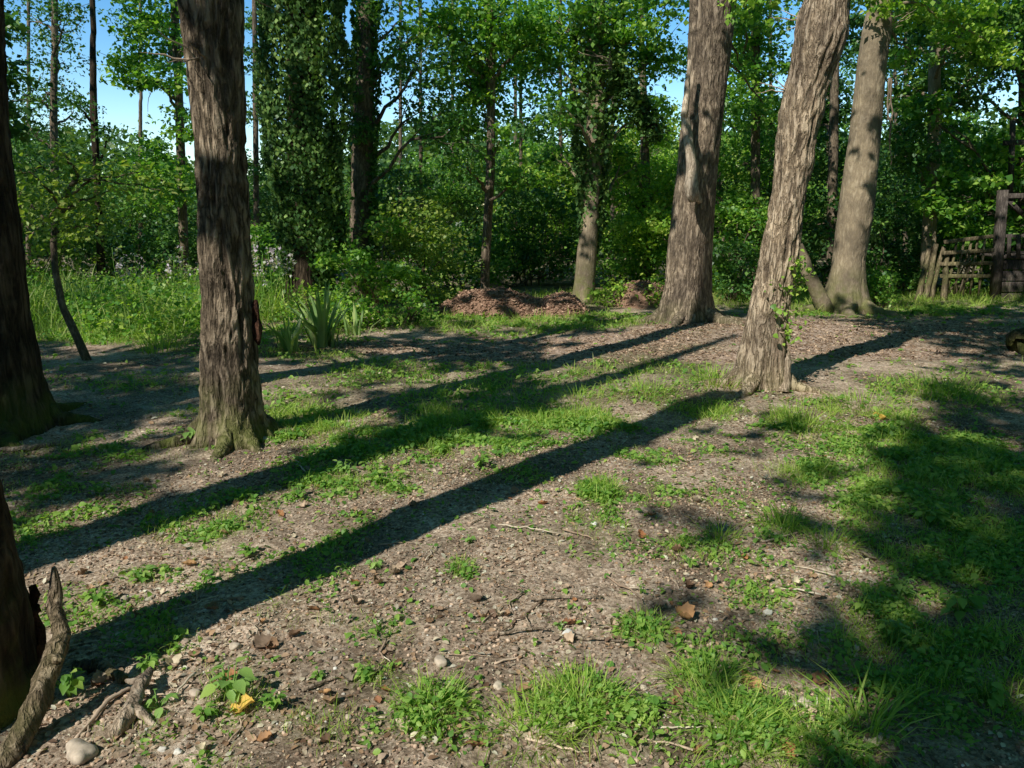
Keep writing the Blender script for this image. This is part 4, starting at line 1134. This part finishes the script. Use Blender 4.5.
def bar(name, a, b, hx, hy, Y=Yd, Y2=None, lab=None, mat=M_BOARD):
    mb = MB(); p, q = at(*a, Y), at(*b, Y2 or Y); c = (p + q) / 2; d = q - p
    u = np.cross(d, [0, 1, 0]); u /= np.linalg.norm(u)
    slab(mb, c, u * hx, np.array([0, 1, 0]) * hy, d / 2)
    o = build(name, mb, mat, root, smooth=False)
    if lab: o['label'] = lab
    return o
bar('post', (994, 304), (1003, 190), .075, .075, lab='corner post with rounded top')
bar('post', (1010, 196), (1013, 120), .04, .04, Yd + .8)
bar('post', (1092, 304), (1098, 190), .08, .08)
bar('rail', (1004, 196), (1100, 194), .045, .04, Yd - .02)
bar('rail', (1002, 236), (1100, 235), .03, .03, Yd + .03)
bar('rail', (1000, 257), (1100, 257), .03, .03, Yd + .03)
bar('brace', (1006, 198), (1022, 214), .04, .03, Yd + .02)
for k in range(8): bar('baluster', (1008.5 + 9.5 * k, 258), (1009.5 + 9.5 * k, 234), .035, .012, Yd - .03)
for k in range(4): bar('plank', (998, 264.5 + 11.2 * k), (1100, 264.5 + 11.2 * k), .098, .02, Yd + .06)
bar('roof_beam', (1004, 143), (1100, 139), .05, .05, Yd + .8)
mb = MB()
p, q = at(1000, 257, Yd + .1), at(1100, 257, Yd + .1)
slab(mb, (p + q) / 2 + np.array([0, 1.1, .02]), (q - p) / 2, (0, 1.0, 0), (0, 0, .025)); build('deck_floor', mb, M_BOARD, root, smooth=False)
for (x, y) in ((1000, Yd + 2.0), (1092, Yd + 2.0)):
    mb = MB(); xx = at(x, 300, Yd)[0]; slab(mb, (xx, y, .4), (.07, 0, 0), (0, .07, 0), (0, 0, .45)); build('leg', mb, M_BOARD, root, smooth=False)

# ------------------------------------------------------------------ tall growth on the left, strap leaves, lilac flowers
def scatter_pix(n, x0, x1, y0, y1):
    px, py = rng.uniform(x0, x1, n), rng.uniform(y0, y1, n)
    g = G(px, py)
    return g[0], g[1]
def ground_area(n, xr, yr):
    return rng.uniform(*xr, n), rng.uniform(*yr, n)

def blades(mb, X, Y, size, w=None, lean=.25):
    n = len(X); Z = gz(X, Y)
    which = rng.integers(0, 4, n)
    for k in range(4):
        s = which == k
        m = s.sum()
        inst(mb, BLADES[k], np.stack([X[s], Y[s], Z[s] - .005], -1), (size if np.isscalar(size) else size[s]) * rng.uniform(.6, 1.35, m), rng.uniform(0, 6.3, m), rng.normal(0, lean, m), rng.normal(0, lean, m), sx=None if w is None else np.full(m, w))

mb = MB()
X, Y = ground_area(30000, (-13, -2.6), (9.5, 17))
px, py = project(X, Y)
d = sstep(345, 325, py + 30 * (fbm(X, Y, 0, 81, 3) - .5)) * (px < 290) * (px > -150) * sstep(.3, .6, fbm(X * .8, Y * .8, 0, 82, 3))
k = rng.uniform(0, 1, len(X)) < d
k &= rng.uniform(0, 1, len(X)) < .25 + .6 * sstep(.4, .65, fbm(X * 2.2, Y * 2.2, 0, 87, 2))
blades(mb, X[k], Y[k], .30 + .45 * fbm(X[k] * 1.2, Y[k] * 1.2, 0, 86, 2), .3, .25)
tag(build('tall_grass', mb, M_TALLGRASS, origin=(-6, 12, 0)), 'tall sunlit grass and nettles on the left', 'grass', kind='stuff')
mb = MB()
X, Y = ground_area(26000, (-12, -2.2), (9, 16)); px, py = project(X, Y)
k = (py < 345) & (px < 300) & (px > -100) & (fbm(X * 1.3, Y * 1.3, 0, 84, 3) > .48); X, Y = X[k], Y[k]
hgt = rng.uniform(.05, 1, len(X)) * (.25 + .75 * fbm(X * 1.3, Y * 1.3, 0, 85, 2))
leaves(mb, np.stack([X, Y, hgt], -1), .06, LEAF4, .5)
tag(build('nettle_bed', mb, M_LEAF_MID, origin=(-6, 12, 0)), 'bed of leafy nettles among the tall grass on the left', 'nettles', kind='stuff')

def strap_clump(label, px, py, n, L, wd):
    g = G(px, py); mb = MB()
    x0, y0 = g
    for k in range(n):
        a = rng.uniform(0, 6.3); r = rng.uniform(0, .16)
        inst(mb, BLADES[int(rng.choice([0, 0, 1, 1, 2]))], np.array([[x0 + r * math.cos(a), y0 + r * math.sin(a), float(gz(x0, y0)) - .01]]), np.array([L * rng.uniform(.6, 1.1)]), np.array([a - math.pi / 2 + rng.normal(0, .3)]), np.array([rng.normal(-.06, .12)]), np.array([rng.normal(0, .1)]), sx=np.array([wd]))
    tag(build('strap_leaf_plant', mb, M_IRIS, origin=(x0, y0, 0)), label, 'plant')
strap_clump('clump of long upright pale strap leaves beside the ivy column foot', 324, 348, 60, .78, .75)
strap_clump('shorter splayed strap leaves left of the taller strap clump', 290, 352, 30, .52, .85)
strap_clump('few tall strap leaves sticking up right of the strap clump by the thicket', 357, 335, 14, .5, .8)
def flower_stand(label, px, py, n):
    g = G(px, py); root = thing('lilac_flower_stand', (g[0], g[1], 0), label, 'flowers')
    for k in range(n):
        st, fl = MB(), MB()
        x, y = g + rng.normal(0, .3, 2); h = rng.uniform(.8, 1.35)
        tube(st, curve([x, y, -.02], [x + rng.normal(0, .05), y, h], 5, .03), .006, 5)
        m = 30; leaves(fl, np.stack([x + rng.normal(0, .03, m), y + rng.normal(0, .03, m), h - rng.uniform(0, .35, m)], -1), .05)
        sk = build('stem', st, M_WEED, root); build('flower_spike', fl, M_LILAC, sk)
flower_stand('greyish lilac flower spikes between the torn bark trunk and the ivy column', 268, 318, 9)
flower_stand('faint lilac flower spikes just left of the torn bark trunk in the tall grass', 192, 312, 7)
flower_stand('pale stalks rising from the tall grass right of the bent sapling', 135, 318, 5)

# ------------------------------------------------------------------ grass and weeds as ground cover
mb = MB()
X, Y = ground_area(260000, (-13, 13), (1.7, 17))
# more attempts close by
X2, Y2 = ground_area(150000, (-3.5, 3.8), (1.7, 6.5))
X, Y = np.concatenate([X, X2]), np.concatenate([Y, Y2])
px, py = project(X, Y)
vis = (px > -60) & (px < 1084) & (py < 800)
X, Y, px, py = X[vis], Y[vis], px[vis], py[vis]
g = grassy(X, Y) * (1 - .95 * pathy(X, Y))
k = rng.uniform(0, 1, len(X)) < np.maximum(g * sstep(.28, .56, fbm(X * 6, Y * 6, 0, 93, 2)) * 1.2, .014)
X, Y, g = X[k], Y[k], g[k]
fx_ = vnoise(X * 9, Y * 9, 0, 94)
size = (.03 + .06 * g * (.4 + fx_)) * np.interp(Y, [1.7, 5, 9, 17], [.85, 1.0, 1.3, 1.9])
blades(mb, X, Y, size, np.float64(.5), .5)
tag(build('short_grass', mb, M_GRASS, origin=(0, 6, 0)), 'patchy short green grass on the clearing floor', 'grass', kind='stuff')

mb = MB()
X, Y = ground_area(170000, (-9, 10), (1.7, 14)); X2, Y2 = ground_area(270000, (-3.2, 3.8), (1.7, 6))
X, Y = np.concatenate([X, X2]), np.concatenate([Y, Y2])
g = grassy(X, Y) * (1 - pathy(X, Y))
cl = sstep(.36, .58, fbm(X * 5, Y * 5, 0, 91, 3))
k = rng.uniform(0, 1, len(X)) < np.maximum(g * cl * .95, .035 * cl)
X, Y, g = X[k], Y[k], g[k]
leaves(mb, np.stack([X, Y, gz(X, Y) + rng.uniform(.004, .045, len(X)) * (.4 + g)], -1), .0175 * np.interp(Y, [2, 6, 14], [1, 1.8, 3.6]) * rng.uniform(.7, 1.5, len(X)), LEAF8, .45)
tag(build('ground_weeds', mb, M_WEED, origin=(0, 5, 0)), 'low broad leaved weeds covering parts of the soil', 'weeds', kind='stuff')

# leaf litter, chips, crumbs, gravel
def litter(name, label, cat, mat, T, n, xr, yr, s0, s1, keepf=None, tilt=.35, up=.004, smooth=True):
    X, Y = ground_area(n, xr, yr)
    if keepf is not None:
        k = rng.uniform(0, 1, n) < keepf(X, Y); X, Y = X[k], Y[k]
    m = len(X); mb = MB()
    Ts = T if isinstance(T, list) else [T]
    wch = rng.integers(0, len(Ts), m)
    s = s0 + (s1 - s0) * rng.uniform(0, 1, m) ** 2.5
    P = np.stack([X, Y, gz(X, Y) + up], -1)
    for k, tt in enumerate(Ts):
        q = wch == k; c = q.sum()
        inst(mb, tt, P[q], s[q], rng.uniform(0, 6.3, c), rng.normal(0, tilt, c), rng.normal(0, tilt, c))
    return tag(build(name, mb, mat, origin=(0, 5, 0), smooth=smooth), label, cat, kind='stuff')
clump = lambda X, Y: .15 + .85 * sstep(.38, .64, .5 * fbm(X * .8, Y * .8, 0, 102, 2) + .5 * fbm(X * 2.6, Y * 2.6, 0, 101, 3))
litter('leaf_litter', 'brown dry leaf litter scattered over the bare soil', 'leaf litter', M_DRYLEAF, LEAF8, 130000, (-4.2, 4.4), (1.7, 6.5), .006, .034, clump, .3)
litter('far_leaf_litter', 'dry leaf litter spread over the farther shaded soil', 'leaf litter', M_DRYLEAF, LEAF8, 70000, (-9, 9), (5.6, 13), .015, .055, clump, .3)
litter('soil_crumbs', 'small crumbs of brown soil and bark on the bare ground', 'soil crumbs', M_CRUMB, [CHIP] + PEB[:2], 46000, (-3.6, 3.8), (1.7, 5.5), .004, .014, clump, .5, .002, False)
litter('gravel', 'small pale pebbles in the soil', 'gravel', M_PEBBLE, PEB, 7000, (-4.5, 4.5), (1.7, 7), .003, .011, None, .4, .002)
litter('path_chips', 'bark chips covering the track', 'bark chips', M_CHIP, CHIP, 60000, (-4, 11), (8, 13.5), .015, .07, lambda X, Y: pathy(X, Y) * (.25 + .75 * sstep(.35, .6, fbm(X * 3, Y * 3, 0, 103, 3))), .4, .008, False)

# ------------------------------------------------------------------ single things lying on the ground
def on(px, py, up=0.0):
    g = G(px, py); return (float(g[0]), float(g[1]), float(gz(g[0], g[1])) + up)
def stone_mesh(seed, fl=.6, s=1.0):
    v, f = ico_sub(2)
    v = v * (1 + .35 * (vnoise(v[:, 0] * 1.6 + seed, v[:, 1] * 1.6, v[:, 2] * 1.6, seed) - .5) * 2)[:, None] * np.array([1, .78, fl])
    mb = MB(); mb.add(v * s, None, f); return mb
STONES = [(568, 648, .030, M_WHITE, 'round white stone alone on the bare soil in front'), (441, 677, .026, M_STONE, 'pale flat stone left of the front grass tuft'), (498, 700, .020, M_STONE, 'greyish stone just left above the front grass tuft'),
          (196, 702, .022, M_STONE, 'grey brown stone beside the big leaved weed at lower left'), (767, 617, .022, M_WHITE, 'whitish flat stone in the dappled shade right of centre'), (715, 624, .010, M_WHITE, 'tiny white pebble near the brown curled leaf'),
          (80, 762, .05, M_STONE, 'pale slab of stone at the very bottom left'), (594, 531, .020, M_WHITE, 'white stone on the sunny soil just right of the long shadow'), (124, 600, .022, M_STONE, 'pale stone among weeds above the short grey branch'),
          (236, 655, .022, M_STONE, 'pale stone on the lower rim of the long shadow'), (185, 650, .018, M_PEBBLE, 'grey stone lying in the long trunk shadow'), (972, 543, .02, M_WHITE, 'white stone in the deep shade at right'),
          (668, 600, .018, M_PEBBLE, 'brown grey stone on bare soil below the dark patch'), (700, 700, .02, M_STONE, 'half buried pale stone between the two front grass tufts'), (265, 440, .06, M_STONE, 'pale stone at the right foot of the torn bark trunk'),
          (806, 705, .03, M_STONE, 'pale stone in grass at the front right'), (515, 660, .014, M_PEBBLE, 'small brown stone left of the white stone')]
for k, (x, y, s, m, lab) in enumerate(STONES):
    mb = stone_mesh(k * 3 + 1, .55, s)
    o = build('stone', mb, m, origin=(0, 0, 0)); o.location = on(x, y, s * .28); o.rotation_euler = (0, 0, rng.uniform(0, 6))
    tag(o, lab, 'stone')
PB = [build('pebble', stone_mesh(60 + k, .6, .011), M_STONE if k < 1 else M_PEBBLE, origin=(0, 0, 0)) for k in range(4)]
for k in range(80):
    x, y = rng.uniform(80, 800), rng.uniform(470, 765)
    o = PB[k] if k < 4 else PB[k % 4].copy()
    if k >= 4: COL.objects.link(o)
    o.location = on(x, y, .003); o.rotation_euler = (0, 0, rng.uniform(0, 6)); sc = rng.uniform(.5, 1.25); o.scale = (sc,) * 3
    tag(o, 'small loose pebble lying among others on the bare soil', 'pebble', 'small pebbles loose on the soil')

# fallen leaves: curled, lobed
def dead_leaf_mesh(L, wd, curl, seed):
    r = np.random.default_rng(seed); nu, nv = 9, 7
    V, q = [], []
    for i_ in range(nu):
        t = i_ / (nu - 1)
        hw = wd * math.sin(math.pi * min(1, t * .94 + .04)) ** .8 * (1 + .18 * math.sin(t * 19 + seed))
        for j_ in range(nv):
            s = j_ / (nv - 1) * 2 - 1
            V.append([s * hw * L, (t - .5) * L, L * (curl * s * s * hw * 1.2 + .22 * curl * (t - .5) ** 2 * 4 + .05 * r.normal())])
    for i_ in range(nu - 1):
        for j_ in range(nv - 1): a = i_ * nv + j_; q.append([a, a + 1, a + nv + 1, a + nv])
    mb = MB(); mb.add(V, q)
    return mb
LEAVES = [(683, 626, .085, .5, .9, M_ORANGELEAF, 'large curled brown leaf standing up on bare soil right of the white stone'), (476, 760, .065, .38, .2, M_ORANGELEAF, 'orange brown leaf at the bottom edge left of the front grass tuft'),
          (244, 722, .085, .45, .5, M_YELLOWLEAF, 'yellow orange leaf resting on the big leaved weed'), (190, 567, .06, .4, .4, M_ORANGELEAF, 'red brown leaf on bare soil above the long shadow at left'),
          (314, 622, .055, .45, .3, M_ORANGELEAF, 'orange leaf on the lower rim of the long shadow'), (296, 646, .05, .45, .5, M_DRYLEAF, 'brown leaf just below the orange leaf at the shadow rim'),
          (264, 655, .075, .5, .4, M_DRYLEAF, 'dull brown crumpled leaf between pale stone and shadow rim'), (752, 690, .09, .35, .3, M_ORANGELEAF, 'long tan leaf lying above the right grass tuft'), (820, 682, .07, .4, .5, M_ORANGELEAF, 'tan leaf in the sunny patch right of the grass tufts'),
          (735, 688, .06, .4, .4, M_DRYLEAF, 'brown leaf at the left of the long tan leaf'), (525, 703, .06, .32, .4, M_DRYLEAF, 'brown leaf tucked at the left edge of the front grass tuft'), (868, 553, .08, .3, .5, M_DRYLEAF, 'red brown leaf strip at the edge of the right hand shade'),
          (230, 690, .06, .45, .4, M_ORANGELEAF, 'orange leaf half under the big leaved weed'), (60, 508, .07, .4, .4, M_DRYLEAF, 'pale dry leaf in the sunny patch at far left'), (879, 418, .12, .4, .4, M_YELLOWLEAF, 'bright yellow leaf in the grass right of the shaggy trunk'),
          (325, 708, .05, .45, .5, M_ORANGELEAF, 'small rusty leaf right of the big leaved weed'), (640, 545, .06, .4, .5, M_ORANGELEAF, 'rusty leaf on sunny soil at the tip of the dark patch'), (595, 500, .06, .4, .4, M_ORANGELEAF, 'orange leaf beside the small grass tuft right of the long shadow')]
for k, (x, y, L, wd, cu, m, lab) in enumerate(LEAVES):
    o = build('fallen_leaf', dead_leaf_mesh(L, wd, cu, k), m, origin=(0, 0, 0)); o.location = on(x, y, .012); o.rotation_euler = (rng.normal(0, .25), rng.normal(0, .25), rng.uniform(0, 6.3))
    tag(o, lab, 'leaf')
LB = [build('dry_leaf', dead_leaf_mesh(.045, .36 + .05 * k, .3 + .2 * k, 50 + k), [M_DRYLEAF, M_ORANGELEAF, M_DRYLEAF, M_DRYLEAF][k], origin=(0, 0, 0)) for k in range(4)]
for k in range(170):
    x, y = rng.uniform(20, 900), 430 + 335 * rng.uniform(0, 1) ** .8
    o = LB[k] if k < 4 else LB[k % 4].copy()
    if k >= 4: COL.objects.link(o)
    o.location = on(x, y, .008); o.rotation_euler = (rng.normal(0, .3), rng.normal(0, .3), rng.uniform(0, 6.3)); sc = rng.uniform(.5, 1.3); o.scale = (sc,) * 3
    tag(o, 'small curled dry leaf lying among others on the clearing floor', 'leaf', 'small dry leaves on the clearing floor')
# twigs
TW = []
for k in range(5):
    mb = MB(); L = [.16, .22, .12, .3, .18][k]
    cv = curve([-L / 2, 0, .004], [L / 2, 0, .006], 9, .10, seed=300 + k); cv[:, 2] = .004 + np.abs(cv[:, 2]) * .3
    tube(mb, cv, np.linspace(.0042, .002, 9), 6, .2)
    if k in (1, 3): tube(mb, curve(cv[4], cv[4] + np.array([.05, .04, .005]), 5, .08, seed=400 + k), np.linspace(.0025, .0012, 5), 5)
    TW.append(build('twig', mb, M_TWIG, origin=(0, 0, 0)))
for k in range(75):
    x, y = rng.uniform(60, 860), 440 + 325 * rng.uniform(0, 1) ** .8
    o = TW[k] if k < 5 else TW[k % 5].copy()
    if k >= 5: COL.objects.link(o)
    o.location = on(x, y, .004); o.rotation_euler = (0, 0, rng.uniform(0, 6.3)); sc = rng.uniform(.5, 1.3); o.scale = (sc,) * 3
    tag(o, 'thin dry twig lying flat among others on the bare soil', 'twig', 'thin twigs on the bare soil')
for (x, y, a, L, lab) in [(565, 612, .05, .30, 'pale straight stick above the white stone'), (520, 645, .1, .24, 'thin pale stick left of the white stone'), (598, 652, -.1, .2, 'thin pale stick touching the right of the white stone'), (835, 690, 2.2, .3, 'thin stick at the front of the right hand shade'), (330, 692, .7, .2, 'forked stick on the sunny soil below the long shadow'), (652, 690, .4, .22, 'pale stick lying at the upper right of the front grass tuft')]:
    mb = MB(); cv = curve([-L / 2, 0, .008], [L / 2, 0, .01], 10, .05); tube(mb, cv, np.linspace(.007, .004, 10), 7, .2)
    o = build('stick', mb, M_DEAD, origin=(0, 0, 0)); o.location = on(x, y, .004); o.rotation_euler = (0, 0, a); tag(o, lab, 'stick')

# grass tufts
def tuft(label, px, py, n, L, spread, wd=.34, group=None):
    g = G(px, py); mb = MB()
    a = rng.uniform(0, 6.3, n); r = spread * rng.uniform(0, 1, n) ** .6
    X, Y = g[0] + r * np.cos(a), g[1] + r * np.sin(a)
    which = rng.integers(0, 4, n)
    for k in range(4):
        s = which == k; m = s.sum()
        inst(mb, BLADES[k], np.stack([X[s], Y[s], gz(X[s], Y[s]) - .006], -1), L * rng.uniform(.5, 1.2, m), a[s] - np.pi / 2 + rng.normal(0, .5, m), -r[s] / spread * .45 + rng.normal(0, .15, m), rng.normal(0, .2, m), sx=np.full(m, wd))
    tag(build('grass_tuft', mb, M_GRASS, origin=(g[0], g[1], float(gz(g[0], g[1])))), label, 'grass tuft', group)
TUFTS = [(578, 722, 330, .12, .15, 'large bright grass tuft in the front centre below the white stone'), (735, 738, 330, .13, .17, 'large grass tuft at the bottom edge, right of the front centre tuft'), (705, 690, 200, .11, .12, 'low grass tuft above the bottom right tuft'),
         (432, 722, 160, .10, .12, 'small weedy grass tuft left of the front centre tuft'), (648, 640, 130, .09, .1, 'thin dark grass tuft right of the white stone'), (600, 498, 150, .12, .12, 'small sunny grass tuft right of the long shadow'), (782, 525, 130, .17, .10, 'upright grass tuft in the dappled soil right of centre'),
         (830, 540, 140, .13, .13, 'grass tuft next to the upright tuft in the dappled light'), (868, 735, 60, .22, .10, 'few long grass blades arching at the edge of the right hand shade'), (810, 745, 200, .12, .18, 'ragged grass tuft at the bottom edge near the right hand shade'),
         (640, 395, 260, .17, .36, 'bright grass tuft in the green band left of the shaggy trunk'), (580, 400, 240, .15, .33, 'sunlit grass tuft in the middle of the green band'), (860, 405, 240, .15, .3, 'sunlit grass tuft right of the shaggy trunk by the track'), (800, 425, 200, .2, .25, 'shaded grass tuft at the right foot of the shaggy trunk'),
         (715, 385, 220, .22, .25, 'dark grass tuft at the left foot of the shaggy trunk'), (945, 395, 260, .24, .35, 'dark grass tuft near the right edge before the track'), (160, 350, 200, .3, .3, 'sunlit grass clump left of the torn bark trunk'), (345, 432, 160, .14, .25, 'sunlit grass clump in the stripe right of the torn bark trunk'),
         (460, 575, 60, .08, .05, 'tiny grass sprig beside the long shadow in the middle'), (720, 545, 90, .14, .09, 'dark grass sprig inside the dark patch right of centre'), (530, 745, 200, .12, .14, 'sparse grass at the bottom edge joined to the front centre tuft')]
for x, y, n_, L, s_, lab in TUFTS: tuft(lab, x, y, n_, L, s_)

# weeds
def weed(label, px, py, n, L, h, mat=M_WEED, name='weed_plant'):
    L = L * .72; n = int(n * 1.5)
    g = G(px, py); z0 = float(gz(*g)); root = thing(name, (float(g[0]), float(g[1]), z0), label, 'weed')
    st, lv = MB(), MB()
    for k in range(n):
        a = rng.uniform(0, 6.3); r = rng.uniform(.2, 1) * L * 1.1; hh = h * rng.uniform(.4, 1)
        tip = np.array([g[0] + r * math.cos(a), g[1] + r * math.sin(a), z0 + hh])
        tube(st, curve([g[0], g[1], z0 - .005], tip, 5, .06, .06), np.linspace(.0025, .0015, 5), 5)
        inst(lv, LEAF20, tip[None], np.array([L * rng.uniform(.45, 1.15)]), np.array([a - math.pi / 2 + rng.normal(0, .3)]), np.array([rng.normal(-.15, .25)]), np.array([rng.normal(0, .2)]), sx=np.array([rng.uniform(.8, 1.0)]))
    build('stems', st, mat, root); build('leaves', lv, mat, root)
M_WEEDPALE = leaf_mat('weed_leaf_pale', [(.05, .115, .03), (.075, .15, .04), (.10, .18, .05), (.14, .20, .045)], .35, .45, .3, 2.5)
for a in [(232, 708, 20, .075, .11, 'big pale leaved weed with a yellow leaf at lower left', M_WEEDPALE), (275, 722, 26, .035, .06, 'small leaved weed right of the big leaved weed'), (205, 730, 14, .04, .05, 'low weed in front of the big leaved weed'), (160, 715, 6, .06, .05, 'single broad leaf weed beside the short grey branch', M_WEEDPALE),
          (140, 578, 16, .055, .05, 'broad leaved weed on sunny soil above the long shadow', M_WEEDPALE), (375, 575, 14, .04, .05, 'bright little weed growing inside the long trunk shadow', M_WEEDPALE), (100, 605, 18, .05, .08, 'leafy weed just right of the propped branch'), (190, 442, 14, .09, .13, 'bright seedling at the left foot of the torn bark trunk', M_WEEDPALE),
          (70, 700, 12, .06, .1, 'narrow leaved weed below the propped branch'), (150, 680, 20, .04, .06, 'weed in shade above the short grey branch'), (345, 478, 18, .06, .1, 'bright weed in the sunny stripe left of centre', M_WEEDPALE), (420, 440, 22, .07, .14, 'leafy weed in the sunny stripe at centre left'), (300, 500, 16, .05, .07, 'low weed beside the upper tree shadow'),
          (560, 640, 6, .03, .035, 'tiny bright seedling left of the white stone', M_WEEDPALE), (640, 600, 5, .03, .04, 'tiny seedling on bare soil above the thin dark tuft'), (420, 735, 18, .04, .05, 'small leaved weed at the bottom left of the front tuft'), (365, 690, 16, .035, .05, 'spreading weed on sunny soil left of the pale flat stone'),
          (890, 640, 22, .06, .1, 'leafy weed in the deep shade at lower right'), (960, 610, 24, .07, .12, 'broad weed in the deep shade near the right edge'), (930, 520, 24, .08, .14, 'weed in the shade at the right edge, upper of the shaded weeds'), (985, 700, 22, .06, .1, 'broad leaved weed in the dark lower right corner'),
          (900, 590, 22, .05, .09, 'sunlit weed at the edge of the right hand shade', M_WEEDPALE), (860, 610, 20, .045, .08, 'weed in half light left of the sunlit shade edge weed'), (690, 575, 10, .04, .05, 'small weed in the dark patch right of centre'), (480, 470, 14, .06, .09, 'weed by the upper shadow near the centre'), (100, 490, 12, .06, .06, 'small weed in the shady soil at far left'),
          (250, 555, 14, .05, .07, 'small weed on sunny soil between the two long shadows'), (470, 550, 8, .035, .04, 'little weed on the upper rim of the long shadow', M_WEEDPALE), (320, 690, 10, .03, .04, 'tiny weed between rusty leaf and shadow rim')]:
    weed(a[5], a[0], a[1], a[2], a[3], a[4], a[6] if len(a) > 6 else M_WEED)
